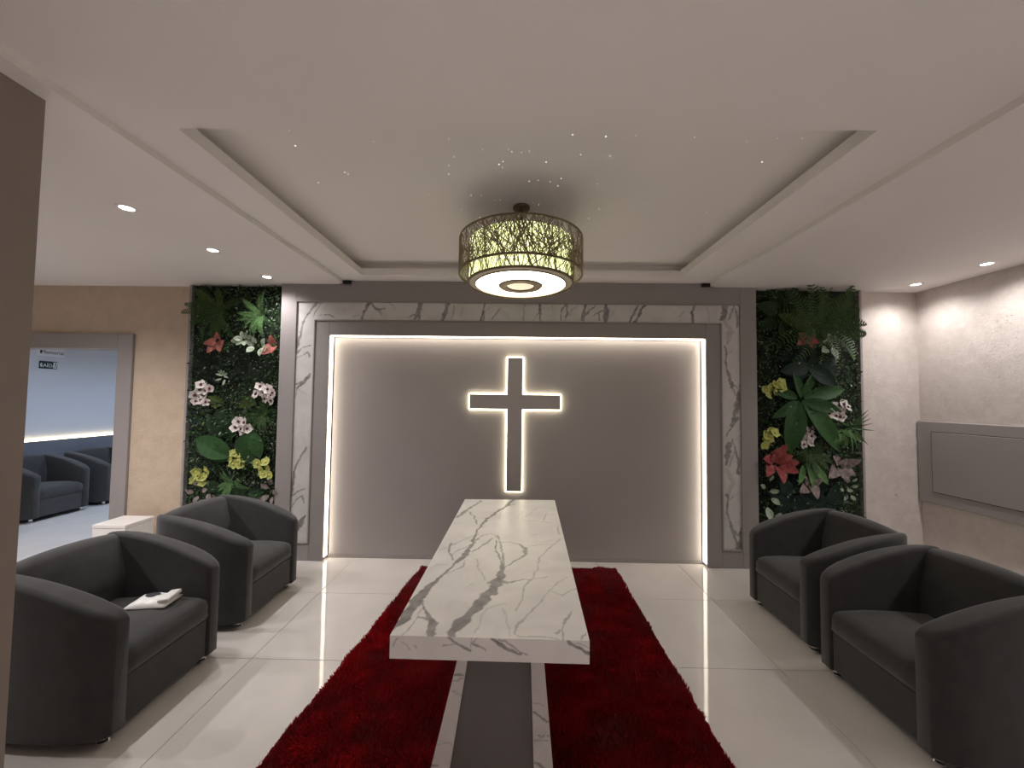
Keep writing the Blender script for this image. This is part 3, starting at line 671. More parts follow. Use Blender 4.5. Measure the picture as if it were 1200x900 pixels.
# ------------------------------------------------------------------ armchairs (local: front is -Y)
def loft(name, secs, m, parent, cap=True):
    n = len(secs[0]); V = [p for s in secs for p in s]; F = []
    for a in range(len(secs)-1):
        for i in range(n):
            j = (i+1) % n; F.append((a*n+i, a*n+j, (a+1)*n+j, (a+1)*n+i))
    if cap: F.append(tuple(range(n))[::-1]); F.append(tuple((len(secs)-1)*n+i for i in range(n)))
    me = meshd(name, V, F); bm = bmesh.new(); bm.from_mesh(me); bmesh.ops.recalc_face_normals(bm, faces=bm.faces); bm.to_mesh(me); bm.free()
    o = link(name, me, m, parent, True); me.set_sharp_from_angle(angle=rad(50)); return o
def round_top(x0, x1, z0, z1, ro, ri, nseg=6):
    """closed section in (x,z): flat bottom, rounded upper corners; x0 inner, x1 outer"""
    s = 1 if x1 > x0 else -1
    pts = [(x0, z0), (x1, z0)]
    for k in range(nseg+1):
        a = k/nseg*PI/2; pts.append((x1-s*ro*(1-math.cos(a)), z1-ro*(1-math.sin(a))))
    for k in range(nseg+1):
        a = PI/2-k/nseg*PI/2; pts.append((x0+s*ri*(1-math.cos(a)), z1-ri*(1-math.sin(a))))
    return pts
def interp(tab, t):
    for (a, va), (b, vb) in zip(tab, tab[1:]):
        if t <= b: return va+(vb-va)*(t-a)/(b-a)
    return tab[-1][1]
def make_chair():
    r = thing('tub_armchair', 'x', 'armchair')
    Z0 = .050
    for s in (-1, 1):
        secs = []
        ys = [.335, .325, .30, .26, .20, .14, .07, 0, -.07, -.14, -.20, -.25, -.285, -.31, -.325, -.333, -.336]
        for y in ys:
            t = (.335-y)/.671
            zt = .575+.185*(1-t**1.75)
            outer = interp([(0, .285), (.02, .30), (.06, .318), (.12, .33), (.2, .34), (.45, .354), (.72, .356), (.82, .352), (.90, .340), (.96, .324), (1, .312)], t)
            inner = interp([(0, .255), (.3, .252), (.8, .238), (1, .238)], t)
            e = max(0., (-y-.296)/.040); sh = .024*(1-math.sqrt(max(0, 1-e*e)))
            if y > .315: zt -= .01*((y-.315)/.02)**2
            th = outer-inner; ro = min(.030, th*.5); ri = min(.022, th*.35)
            secs.append([(s*x, y, z) for x, z in round_top(inner+sh*.4, outer-sh*.4, Z0+sh*.3, zt-sh, ro, ri)])
        loft('arm', secs, 'fabric_charcoal', r)
    # backrest: pad between the arms, gently crowned, leaning back
    secs = []
    nx = 15
    for i in range(nx):
        x = -.262+.524*i/(nx-1); c = 1-(x/.262)**2
        zt = .752+.022*c; fy = .205-.0*c; ft = .235+.01*(1-c)
        pts = [(.352, Z0), (.352, zt-.05), (.345, zt-.02), (.325, zt-.004), (.295, zt), (.268, zt-.008), (ft, zt-.035), (ft-.012-.01*c, zt-.10), (fy-.022*c, .55), (fy-.03*c, .46), (fy-.015*c, .40), (fy, .33), (fy, Z0)]
        secs.append([(x, y, z) for y, z in pts])
    loft('backrest', secs, 'fabric_charcoal', r)
    # seat cushion: rounded nose and crowned top
    secs = []
    for i in range(17):
        x = -.243+.486*i/16; e = abs(x)/.243; sq = .014*max(0, (e-.85)/.15)**2; c = 1-e*e
        pts = [(.20, .27), (-.290, .262), (-.312, .268), (-.326, .285), (-.334+sq, .315), (-.334+sq, .345), (-.325+sq, .372), (-.305, .392-sq), (-.27, .402+.006*c-sq), (-.15, .408+.014*c-sq), (0, .405+.014*c-sq), (.20, .395-sq)]
        secs.append([(x, y, z) for y, z in pts])
    loft('seat_cushion', secs, 'fabric_charcoal', r)
    box('front_apron', -.240, .240, -.318, -.02, Z0+.003, .268, 'fabric_charcoal', r, .008)
    for x in (-.275, .275):
        for y in (-.270, .255):
            lathe('foot', [(0, 0), (.024, 0), (.026, .004), (.026, .012), (.018, .020), (.018, .052), (0, .052)], 'chrome', r, (x, y, 0), 16)
    return r
chair0 = make_chair()
CH = [(-2.155, 2.085, PI/2, 'charcoal tub armchair with the white tissue packet on its seat', 'armchairs along the left side'),
      (-2.185, 2.985, PI/2, 'charcoal tub armchair in front of the left plant wall', 'armchairs along the left side'),
      (2.215, 2.855, -PI/2, 'charcoal tub armchair in front of the right plant wall', 'armchairs along the right side'),
      (2.175, 2.080, -PI/2, 'charcoal tub armchair nearest the viewer at the right edge', 'armchairs along the right side'),
      (-6.28, 5.02, PI/2, 'charcoal tub armchair seen through the doorway below the exit sign', 'armchairs beyond the doorway'),
      (-6.28, 5.86, PI/2, 'charcoal tub armchair half hidden by the door casing, beyond the doorway', 'armchairs beyond the doorway')]
for i, (x, y, a, lab, grp) in enumerate(CH):
    o = chair0 if i == 0 else copy_tree(chair0)
    o.location = (x, y, 0); o.rotation_euler = (0, 0, a); tag(o, lab, 'armchair', grp)

# tissue packet on the seat
def build_pack():
    p = on(2, .422, 180, 706)
    r = thing('tissue_packet', 'white soft tissue packet with a dark logo on the armchair seat', 'tissue packet', (p.x, p.y, .4225), rad(8))
    V, F = [], []; nx, ny = 13, 9; W_, D_ = .115, .075
    for k in range(2):
        for i in range(nx):
            for j in range(ny):
                u, v = i/(nx-1)*2-1, j/(ny-1)*2-1
                h = (1-abs(u)**4)*(1-abs(v)**4)
                z = (.006+.030*h+.004*math.sin(9*u+3*v)*h) if k else .001
                V.append((u*W_*.9, v*D_*(1-.04*u*u), z))
    idx = lambda k, i, j: k*nx*ny+i*ny+j
    for i in range(nx-1):
        for j in range(ny-1):
            F.append((idx(1,i,j), idx(1,i+1,j), idx(1,i+1,j+1), idx(1,i,j+1))); F.append((idx(0,i,j), idx(0,i,j+1), idx(0,i+1,j+1), idx(0,i+1,j)))
    rim = [(i, 0) for i in range(nx-1)]+[(nx-1, j) for j in range(ny-1)]+[(i, ny-1) for i in range(nx-1, 0, -1)]+[(0, j) for j in range(ny-1, 0, -1)]
    for a, b in zip(rim, rim[1:]+rim[:1]): F.append((idx(0,*a), idx(0,*b), idx(1,*b), idx(1,*a)))
    link('packet_body', meshd('packet_body', V, F), 'pack_white', r, True)
    f = box('packet_flap', .052, .108, -.062, .064, .010, .034, 'pack_white', r, .009, 3); f.rotation_euler = (0, rad(-5), rad(4))
    bm = bmesh.new(); bm.faces.new([bm.verts.new((.038*math.cos(a*PI/10)-.012, .022*math.sin(a*PI/10)+.012, .0405)) for a in range(20)])
    lg = bm_obj('logo', bm, 'ink', r)
build_pack()

# white side table
def build_box_table():
    H = .41
    a, b = on(2, H, 108, 615), on(2, H, 150, 616); c = on(2, H, 178, 604.5)
    x0, x1, y0, y1 = a.x, (b.x+c.x)/2, (a.y+b.y)/2, min(c.y, Y_BACK-.01)
    r = thing('side_table', 'white lacquered cube side table against the left back wall', 'side table', ((x0+x1)/2, (y0+y1)/2, 0))
    hx, hy = (x1-x0)/2, (y1-y0)/2
    box('body', -hx+.004, hx-.004, -hy+.004, hy-.004, 0, H-.032, 'lacquer_white', r, .002)
    box('top', -hx, hx, -hy, hy, H-.030, H, 'lacquer_white', r, .003)
build_box_table()

# ------------------------------------------------------------------ beyond the doorway: panelling, light strip, signs
def text_mesh(body, size):
    cu = bpy.data.curves.new('t', 'FONT'); cu.body = body; cu.size = size; cu.align_x = 'CENTER'; cu.align_y = 'CENTER'; cu.extrude = .0008
    t = bpy.data.objects.new('t', cu); COL.objects.link(t); bpy.context.view_layer.update()
    me = bpy.data.meshes.new_from_object(t); bpy.data.objects.remove(t); bpy.data.curves.remove(cu); me.materials.clear(); return me
def build_annex():
    xw = -6.75
    zl = on(0, xw, 80, 512).z
    r = thing('wainscot', 'slate grey wainscot panelling beyond the doorway with a light strip on top', 'wainscot', (xw, 6.2, 0))
    y0, y1 = 4.08-6.2, 8.44-6.2
    box('backing_board', .0005, .045, y0, y1, 0, zl-.02, 'paint_slate', r, .003, 1)
    zp1 = on(0, xw+.05, 60, 531).z
    for a in range(4):
        box('raised_board', .045, .057, y0+.1+a*1.07, y0+1.1+a*1.07, .12, zp1, 'paint_slate', r, .004, 1)
    box('light_strip', .006, .030, y0, y1, zl-.019, zl-.004, 'led_annex', r)
    # signs on the wall
    def sign(name, lab, corners, m, thick=.006):
        P = [on(0, xw, *p) for p in corners]; ya, yb = min(p.y for p in P), max(p.y for p in P); za, zb = min(p.z for p in P), max(p.z for p in P)
        o = thing(name, lab, 'sign', (xw, (ya+yb)/2, (za+zb)/2)); box('board', .001, thick, -(yb-ya)/2, (yb-ya)/2, -(zb-za)/2, (zb-za)/2, m, o, .001, 1)
        return o, yb-ya, zb-za
    def put(me, nm, o, y, z, m):
        t = link(nm, me, m, o); t.location = (.0072, y, z); t.rotation_euler = (PI/2, 0, PI/2)
    o, W_, H_ = sign('exit_sign', 'dark green exit sign with white arrow and letters beyond the doorway', ((45.8, 422.5), (66.5, 424.5), (66.5, 432.5), (45.8, 431.5)), 'sign_green')
    put(text_mesh('SAÍDA', H_*.62), 'lettering', o, -.01*W_, -.01, 'sign_ink')
    bm = bmesh.new(); bm.faces.new([bm.verts.new((x*W_, y*H_, 0)) for x, y in ((-.47, 0), (-.38, .3), (-.38, -.3))]); me = bpy.data.meshes.new('arrow'); bm.to_mesh(me); bm.free(); put(me, 'arrow', o, 0, 0, 'sign_ink')
    # running figure in a white square: head, body and legs
    bm = bmesh.new(); bm.faces.new([bm.verts.new((x*W_, y*H_, 0)) for x, y in ((.27, -.40), (.47, -.40), (.47, .40), (.27, .40))]); me = bpy.data.meshes.new('pictogram_field'); bm.to_mesh(me); bm.free(); put(me, 'pictogram_field', o, 0, 0, 'sign_ink')
    bm = bmesh.new()
    def limb(a, b_, t):
        a, b_ = Vector((a[0]*W_, a[1]*H_, .0006)), Vector((b_[0]*W_, b_[1]*H_, .0006)); n = Vector((-(b_-a).y, (b_-a).x, 0)).normalized()*t
        bm.faces.new([bm.verts.new(p) for p in (a+n, b_+n, b_-n, a-n)])
    for a, b_ in (((.37, .18), (.37, -.02)), ((.37, -.02), (.33, -.16)), ((.33, -.16), (.34, -.32)), ((.37, -.02), (.41, -.14)), ((.41, -.14), (.45, -.30)), ((.37, .15), (.31, .05)), ((.37, .15), (.43, .03))): limb(a, b_, .006)
    bm.faces.new([bm.verts.new((.38*W_+.009*math.cos(a*PI/5), .28*H_+.009*math.sin(a*PI/5), .0006)) for a in range(10)])
    me = bpy.data.meshes.new('running_figure'); bm.to_mesh(me); bm.free(); put(me, 'running_figure', o, 0, 0, 'sign_green')
    o, W_, H_ = sign('name_sign', 'white rectangular sign with dark lettering above the exit sign', ((42, 408.5), (75, 410.5), (75, 418), (42, 416)), 'sign_white')
    put(text_mesh('Memorial', H_*.66), 'lettering', o, .07*W_, 0, 'ink')
    bm = bmesh.new(); bm.faces.new([bm.verts.new((x*W_, y*H_, 0)) for x, y in ((-.37, -.2), (-.30, -.2), (-.30, .2), (-.37, .2))]); me = bpy.data.meshes.new('emblem'); bm.to_mesh(me); bm.free(); put(me, 'emblem', o, 0, 0, 'ink')
build_annex()

# ------------------------------------------------------------------ plant walls
YW = Y_BACK-.035                       # front of the backing board
def leaf_mesh(name, L, W, shape='ellipse', bend=.25, fold=.12, nl=7, nw=4, m='leaf_broad', wave=0.):
    V, F = [], []
    for i in range(nl+1):
        t = i/nl
        if shape == 'ellipse': w_ = W*math.sin(PI*min(1, t*.96+.04))**.75
        elif shape == 'heart': w_ = W*1.25*(1-t)**.62*min(1, .55+2.2*t)
        elif shape == 'blade': w_ = W*(1-t)**.6*min(1, .35+t*5)
        else: w_ = W*math.sin(PI*(t**.7))**.8
        if i == nl: w_ = W*.03
        x0 = L*t; zb = -bend*L*t*t
        for j in range(nw+1):
            s = j/nw*2-1
            V.append((x0-(s*s*W*.22*(1-t)**2 if shape == 'heart' else 0), s*w_*.5, zb+fold*abs(s)*w_+wave*math.sin(9*t+2*s)*w_*.1))
    for i in range(nl):
        for j in range(nw):
            a = i*(nw+1)+j; F.append((a, a+nw+1, a+nw+2, a+1))
    me = meshd(name, V, F); me.materials.append(M[m]); me.polygons.foreach_set('use_smooth', [True]*len(F)); return me
def frond_mesh(name, L, W, m, pairs=17, bend=.45, lw=.30):
    V, F = [], []
    def cen(t): return Vector((L*t*(1-.12*t*t), 0, .10*L*math.sin(PI*min(1, t*.9))-bend*L*t*t))
    for k in range(9):                                   # rachis
        c = cen(k/8); r = .004*(1-.7*k/8)
        V += [(c.x, -r, c.z), (c.x, r, c.z), (c.x, 0, c.z+r)]
    for k in range(8):
        for e in range(3): F.append((k*3+e, k*3+(e+1) % 3, k*3+3+(e+1) % 3, k*3+3+e))
    for p in range(pairs):
        t = .07+.92*p/pairs; c = cen(t); l = W*.5*(math.sin(PI*(.12+.88*t)**.9)**.8+.06)*(1.0 if t < .93 else .7)
        wl = L/pairs*lw*2.1
        for s in (-1, 1):
            b = len(V); d = Vector((.42, s*1., -.12)).normalized(); a = Vector((1, 0, 0))
            V += [tuple(c-a*wl*.25), tuple(c+d*l*.45-a*wl*.5+Vector((0,0,.004))), tuple(c+d*l), tuple(c+d*l*.45+a*wl*.5), tuple(c+a*wl*.25)]
            F += [(b, b+1, b+3, b+4), (b+1, b+2, b+3)]
    me = meshd(name, V, F); me.materials.append(M[m]); return me
def flower_mesh(name, R, m, n=5, cup=.25):
    V, F = [], []
    for k in range(n):
        a0 = 2*PI*k/n+PI/2; wd = 1.25 if n == 5 and k in (1, 4) else 1.0
        for i in range(4):
            t = i/3
            for j in range(5):
                s = j/4*2-1; w_ = R*.52*wd*math.sin(PI*(.12+.80*t))**.8; r = R*(.06+.94*t)*(1-.10*s*s*t)
                x, y = r, s*w_; z = cup*R*t*t-.05*R*abs(s)+ (.012*R if k % 2 else 0)
                V.append((x*math.cos(a0)-y*math.sin(a0), x*math.sin(a0)+y*math.cos(a0), z))
        b = k*20
        for i in range(3):
            for j in range(4): F.append((b+i*5+j, b+i*5+5+j, b+i*5+6+j, b+i*5+1+j))
    me = meshd(name, V, F); me.materials.append(M[m]); me.polygons.foreach_set('use_smooth', [True]*len(F)); return me
def lip_mesh(name, R, m):
    bm = bmesh.new(); bmesh.ops.create_icosphere(bm, subdivisions=1, radius=R)
    for v in bm.verts: v.co.z = v.co.z*.8+R*.5; v.co.y *= 1.2
    me = bpy.data.meshes.new(name); bm.to_mesh(me); bm.free(); me.materials.append(M[m]); return me
def orient(ang, out, roll=0.):
    a, o = rad(ang), rad(out)
    X = Vector((math.cos(o)*math.cos(a), -math.sin(o), math.cos(o)*math.sin(a)))
    N_ = Vector((0, -1, 0)); Z = (N_-X*N_.dot(X)).normalized()
    if Z.length < .5: Z = Vector((0, 0, 1))
    Z = Matrix.Rotation(rad(roll), 3, X) @ Z
    Y = Z.cross(X)
    return Matrix((X, Y, Z)).transposed()
def put(name, me, root, ang, out, off=(0, 0, 0), sc=1., roll=0., face=None):
    o = bpy.data.objects.new(name, me); COL.objects.link(o); o.parent = root
    Rm = face if face is not None else orient(ang, out, roll)
    o.matrix_local = Matrix.Translation(off) @ Rm.to_4x4() @ Matrix.Scale(sc, 4); return o
def face_out(tx, tz, spin):
    """flower facing the viewer, tipped by tx (sideways) and tz (up) degrees"""
    base = Matrix(((1, 0, 0), (0, 0, -1), (0, 1, 0)))           # local z -> -y, local y -> +z
    return Matrix.Rotation(rad(tx), 3, 'Z') @ Matrix.Rotation(rad(tz), 3, 'X') @ base @ Matrix.Rotation(rad(spin), 3, 'Z')
pr = random.Random(21)
K = YW/FPX                                                       # metres per photo pixel on the plant walls
LM = {}
def leafm(kind, mname):
    k = (kind, mname)
    if k not in LM:
        LM[k] = {'broad': lambda: leaf_mesh('leaf', 1, .52, 'ellipse', .22, .10, m=mname), 'long': lambda: leaf_mesh('leaf', 1, .36, 'ellipse', .20, .12, m=mname),
                 'heart': lambda: leaf_mesh('leaf', 1, .86, 'heart', .25, .06, m=mname), 'blade': lambda: leaf_mesh('blade', 1, .10, 'blade', .35, .2, m=mname),
                 'oval': lambda: leaf_mesh('leaf', 1, .66, 'ellipse', .15, .10, 5, 4, m=mname), 'frond': lambda: frond_mesh('frond', 1, .34, mname), 'fine': lambda: frond_mesh('frond', 1, .26, mname, 20, .4, .24)}[kind]()
    return LM[k]
def base_at(px, py, out=.05): 
    p = on(1, YW-out, px, py); return (p.x, p.y, p.z)
def stub(root): 
    lathe('crown', [(0, -.02), (.012, -.018), (.016, 0), (.010, .012), (0, .014)], 'stem', root, n=8)
def fern(label, px, py, r, mname, angs, kind='frond', out=(18, 40), grp='artificial ferns in the plant walls'):
    t = thing('fern', label, 'fern', base_at(px, py), group=grp); stub(t)
    for a in angs: put('frond', leafm(kind, mname), t, a+pr.uniform(-6, 6), pr.uniform(*out), (0, 0, 0), r*K*pr.uniform(.88, 1.12), pr.uniform(-25, 25))
def leafy(name, label, cat, px, py, specs, mname, kind='broad', out=(8, 25), grp=None, d=.02):
    """specs: (dx, dy, angle, length) in photo pixels, from the plant's base"""
    t = thing(name, label, cat, base_at(px, py, d), group=grp); stub(t)
    for dx, dy, a, l in specs:
        put('leaf', leafm(kind, mname), t, a, pr.uniform(*out), (dx*K, -.01-.012*pr.random(), -dy*K), l*K, pr.uniform(-18, 18))
FM = {}
def orchid(label, px, py, pts, mname='petal_white', lipm='petal_maroon', R=5.9, grp='artificial orchids in the plant walls', cat='orchid', name='orchid'):
    t = thing(name, label, cat, base_at(px, py, .075), group=grp)
    k = (mname, lipm)
    if k not in FM: FM[k] = (flower_mesh('flower', 1, mname), lip_mesh('lip', .27, lipm))
    for dx, dy in pts:
        f = put('flower', FM[k][0], t, 0, 0, (dx*K, -.02*pr.random(), -dy*K), R*K*pr.uniform(.85, 1.1), face=face_out(pr.uniform(-35, 35), pr.uniform(-30, 20), pr.uniform(-30, 30)))
        l = bpy.data.objects.new('lip', FM[k][1]); COL.objects.link(l); l.parent = f
    # arching stem that carries the flowers out of the foliage
    V, F = [], []
    tip = Vector((pts[0][0]*K, .01, -pts[0][1]*K)); st = Vector((pts[-1][0]*K*.5, .07, -(pts[-1][1]+4)*K))
    for i in range(7):
        f = i/6; c = st.lerp(tip, f)+Vector((0, -.02*math.sin(PI*f), 0))
        for e in range(4): V.append((c.x+.003*math.cos(e*PI/2), c.y, c.z+.003*math.sin(e*PI/2)))
    for i in range(6):
        for e in range(4): F.append((i*4+e, i*4+(e+1) % 4, i*4+4+(e+1) % 4, i*4+4+e))
    link('flower_stem', meshd('flower_stem', V, F), 'stem', t)

def filler(root, x0, x1, z0, z1, n, seed):
    g = np.random.default_rng(seed)
    u = g.uniform(x0, x1, n); v = g.uniform(z0, z1, n)
    dep = g.uniform(.0, .06, n)+np.where((g.random(n) < .15) & (np.minimum(u-x0, x1-u) > .10), .05, 0.); ang = g.uniform(0, 2*PI, n); tilt = g.uniform(.1, .9, n); L = g.uniform(.016, .036, n); Wd = L*g.uniform(.35, .6, n)
    patch = vnoise(u*6+40, v*6+40, seed)
    L *= np.where(patch > .62, 1.35, .85)
    d = np.stack([np.cos(ang)*np.cos(tilt), -np.sin(tilt), np.sin(ang)*np.cos(tilt)], 1)
    s = np.stack([-np.sin(ang), np.zeros(n), np.cos(ang)], 1); nn = np.cross(d, s)
    b = np.stack([u, -dep, v], 1)
    P = [b, b+d*(L*.45)[:, None]+s*(Wd*.5)[:, None]+nn*(L*.06)[:, None], b+d*L[:, None], b+d*(L*.45)[:, None]-s*(Wd*.5)[:, None]+nn*(L*.06)[:, None]]
    V = np.stack(P, 1).reshape(-1, 3); i = np.arange(n)*4
    F = np.concatenate([np.stack([i, i+1, i+2], 1), np.stack([i, i+2, i+3], 1)])
    me = bpy.data.meshes.new('foliage'); me.from_pydata(V.tolist(), [], F.tolist())
    pal = np.array([(.016, .040, .013), (.032, .078, .023), (.058, .125, .042), (.022, .042, .030), (.14, .18, .125), (.28, .31, .25)])
    p = g.random(n); pick = np.select([p < .34, p < .60, p < .76, p < .93, p < .985], [0, 1, 2, 3, 4], 5)
    pick = np.where((patch > .66) & (g.random(n) < .22), 4, pick)
    c = pal[pick]*g.uniform(.7, 1.3, n)[:, None]
    c4 = np.repeat(np.concatenate([c, np.ones((n, 1))], 1), 4, 0).astype(np.float32)
    at = me.attributes.new('tint', 'FLOAT_COLOR', 'POINT'); at.data.foreach_set('color', c4.ravel())
    tag(link('foliage', me, 'leafage', root), 'dense small mixed green leaves', kind='stuff')

def plant_wall(name_side, x0, x1, seed):
    xc = (x0+x1)/2; hw = (x1-x0)/2; ztop = Z_SIDE-.004
    t = thing('plant_wall', 'tall artificial plant wall at the %s of the glowing panel' % name_side, 'plant wall', (xc, YW, 0), group='plant walls beside the feature panel')
    box('backing_board', -hw, hw, .004, .034, 0, ztop, 'soil_panel', t)
    s = -1 if name_side == 'left' else 1
    box('edge_trim', s*(hw-.002), s*(hw+.022), -.045, .034, 0, ztop, 'paint_taupe', t, .002, 1)
    filler(t, -hw+.025, hw-.025, .03, ztop-.015, 9500, seed)
XL0, XL1 = -3.335, -2.385
XR0, XR1 = 2.362, 3.405
plant_wall('left', XL0, XL1, 31); plant_wall('right', XR0, XR1, 47)

A = lambda n, a=0, b=360: [a+(b-a)*i/n for i in range(n)]
# left wall
fern('dark fern at the top left of the left plant wall', 258, 366, 42, 'fern_dark', [172, 186, 155, 204, 130, 62, 28, -15, -55, -92, 232], 'fine', (14, 34))
fern('bright green fern at the top right of the left plant wall', 308, 370, 29, 'fern_bright', [130, 150, 175, 195, 215, 240, 258, 275, 100, 290, 320, 75], 'fine')
leafy('broadleaf_plant', 'olive strap leaves above the dark fern in the left plant wall', 'plant', 262, 366, [(-4, -2, 132, 32), (2, 0, 100, 28), (0, 4, 265, 30)], 'fern_olive', 'long', (15, 35), 'leafy plants in the plant walls')
leafy('caladium', 'coral pink heart-leaved caladium near the top of the left plant wall', 'caladium', 255, 401, [(-1, 0, 200, 11), (-2, 3, 245, 12), (3, 0, 290, 13), (4, -2, 330, 11), (1, -4, 70, 8)], 'leaf_pink', 'heart', (25, 55), 'caladiums in the plant walls', .09)
leafy('caladium', 'small coral pink caladium beside the frame in the left plant wall', 'caladium', 321, 405, [(-1, 2, 235, 13), (0, -2, 95, 10), (1, 2, 285, 10)], 'leaf_pink', 'heart', (25, 55), 'caladiums in the plant walls', .08)
leafy('variegated_plant', 'pale green-white leaf cluster left of the bright fern tips', 'plant', 288, 397, [(0, 0, 45, 10), (0, 0, 100, 9), (-2, 1, 170, 10), (-2, 2, 220, 9), (1, 2, 300, 10), (3, 0, 15, 9), (-6, 2, 190, 9)], 'leaf_pale', 'oval', (20, 50), 'pale leaf clusters in the plant walls', .09)
leafy('variegated_plant', 'pale green-white leaf cluster below the bright fern', 'plant', 303, 405, [(-4, 0, 150, 10), (-4, 2, 240, 10), (-2, -2, 100, 9), (5, 0, 60, 10), (6, 1, 350, 9), (5, 3, 265, 10), (8, 2, 310, 8)], 'leaf_pale', 'oval', (20, 50), 'pale leaf clusters in the plant walls', .09)
fern('blackish feathery fern at left below the coral caladium', 249, 430, 28, 'leaf_black', A(11, 15), 'frond', (8, 28))
fern('blackish feathery fern at right below the pale clusters', 294, 427, 32, 'leaf_black', A(12), 'frond', (8, 28))
leafy('variegated_plant', 'small grey-green leaf sprig between the two white orchids of the left plant wall', 'plant', 264, 440, [(0, 0, a, 8) for a in (20, 60, 100, 140, 170, -20)]+[(-3, 4, 200, 7), (2, 5, 260, 7)], 'leaf_pale', 'long', (15, 50), 'pale leaf clusters in the plant walls', .07)
orchid('white orchid spray with maroon centres at the left edge of the left plant wall', 237, 460, [(0, -9), (-3, -3), (5, -2), (9, -5), (2, 3), (-7, 3), (-6, 10), (5, 11), (0, 9)])
orchid('white orchid spray beside the frame in the left plant wall', 311, 461, [(-6, -8), (-10, 1), (-2, -1), (3, -5), (1, 6), (7, 2), (8, 8), (10, -1)])
orchid('blush white orchid in the middle of the left plant wall', 283, 499, [(-3, -5), (5, -4), (-6, 2), (1, 3), (8, 3), (3, 7)])
leafy('broadleaf_plant', 'yellow-green strap leaves across the middle of the left plant wall', 'plant', 272, 472, [(-8, -2, 174, 26), (-8, -1, 158, 18), (10, 2, 28, 22), (10, 3, 8, 24), (-8, 1, 192, 16)], 'fern_olive', 'long', (12, 30), 'leafy plants in the plant walls', .04)
leafy('variegated_plant', 'small grey-green leaves below the left-edge orchid', 'plant', 238, 483, [(dx, dy, a, 7) for dx, dy, a in ((0,0,80),(5,-2,40),(-6,2,140),(-10,6,180),(8,3,0),(2,6,250),(-4,8,220),(10,8,320),(-8,-2,160))], 'leaf_blue', 'oval', (15, 45), 'pale leaf clusters in the plant walls', .06)
fern('olive green grassy fern beside the frame in the left plant wall', 309, 486, 26, 'fern_dark', A(11, 20), 'fine')
leafy('broadleaf_plant', 'dark upright leaves right of centre in the left plant wall', 'plant', 262, 512, [(0, 0, 95, 36), (0, 0, 70, 32), (0, 0, 120, 30), (4, 0, 45, 26)], 'leaf_dark', 'broad', (8, 22), 'leafy plants in the plant walls')
leafy('broadleaf_plant', 'large round green leaf above the lime orchids in the left plant wall', 'plant', 275, 534, [(-2, 0, 155, 48), (-4, 2, 168, 30)], 'leaf_broad', 'broad', (6, 14), 'leafy plants in the plant walls', .07)
leafy('broadleaf_plant', 'large upright green leaf beside the frame in the left plant wall', 'plant', 295, 507, [(0, 0, 270, 36), (-3, 0, 250, 28), (4, 0, 288, 30)], 'leaf_broad', 'broad', (6, 14), 'leafy plants in the plant walls', .07)
orchid('lime green orchid in the middle of the lower left plant wall', 278, 537, [(-3, -6), (4, -5), (-6, 0), (2, 2), (8, 0), (-3, 6), (4, 7)], 'petal_lime', 'petal_lip')
orchid('lime green orchid low at the left edge of the left plant wall', 235, 557, [(-5, -4), (8, -6), (-2, 0), (3, 2), (-7, 6), (3, 8)], 'petal_lime', 'petal_lip')
orchid('lime green orchid low beside the frame in the left plant wall', 309, 548, [(-7, -5), (3, -7), (-3, 1), (5, 0), (1, 7), (8, 8)], 'petal_lime', 'petal_lip')
fern('yellow-green small fern at the bottom middle of the left plant wall', 275, 566, 22, 'fern_bright', [200, 220, 240, 180, 150, 260, 20, -20, 120], 'fine')
leafy('broadleaf_plant', 'dark round leaves at the bottom of the left plant wall', 'plant', 292, 572, [(0, 0, 190, 26), (0, 4, 350, 22), (0, 6, 250, 22), (-30, 0, 170, 26), (-28, 2, 210, 20)], 'leaf_dark', 'broad', (6, 18), 'leafy plants in the plant walls', .05)
leafy('variegated_plant', 'pale mauve leaves at the bottom right of the left plant wall', 'plant', 318, 576, [(0, -8, 80, 9), (-3, -4, 140, 9), (3, 0, 20, 8), (-2, 4, 220, 10), (-7, 8, 200, 9), (2, 6, 300, 9)], 'leaf_mauve', 'oval', (20, 45), 'pale leaf clusters in the plant walls', .06)
leafy('variegated_plant', 'pale mauve leaves at the bottom left of the left plant wall', 'plant', 232, 577, [(0, -8, 80, 8), (6, -2, 20, 8), (12, 2, 330, 9), (2, 4, 250, 8), (-3, 0, 150, 8), (18, 4, 10, 7)], 'leaf_mauve', 'oval', (20, 45), 'pale leaf clusters in the plant walls', .06)
# right wall
fern('dark fern spreading over the top of the right plant wall', 954, 384, 56, 'fern_dark', [12, -12, 25, 40, 60, 85, 110, 135, 155, 175, 195, 215, -35, -60, -85, 245])
leafy('broadleaf_plant', 'olive strap leaves at the top of the right plant wall', 'plant', 952, 386, [(0, 0, 60, 44), (0, 0, 162, 46), (2, 0, 42, 38), (0, 2, 255, 22), (-2, 0, 140, 36), (2, 2, -70, 26)], 'fern_olive', 'long', (14, 32), 'leafy plants in the plant walls', .05)
leafy('broadleaf_plant', 'blackish broad leaves at the top left of the right plant wall', 'plant', 917, 368, [(0, 0, a, 34) for a in A(7, 20)], 'leaf_dark', 'broad', (6, 22), 'leafy plants in the plant walls', .03)
leafy('caladium', 'rose pink caladium near the top of the right plant wall', 'caladium', 942, 397, [(-2, 0, 215, 15), (2, 1, 330, 11), (0, 0, 150, 11), (4, 3, 270, 9)], 'leaf_red', 'heart', (25, 50), 'caladiums in the plant walls', .10)
leafy('variegated_plant', 'pale green leaf cluster right of the rose caladium', 'plant', 970, 402, [(0, -2, 120, 10), (1, -1, 60, 9), (-3, 6, 205, 14), (3, 6, 265, 13), (4, 12, 290, 8), (-2, 0, 170, 8)], 'leaf_pale', 'oval', (20, 45), 'pale leaf clusters in the plant walls', .09)
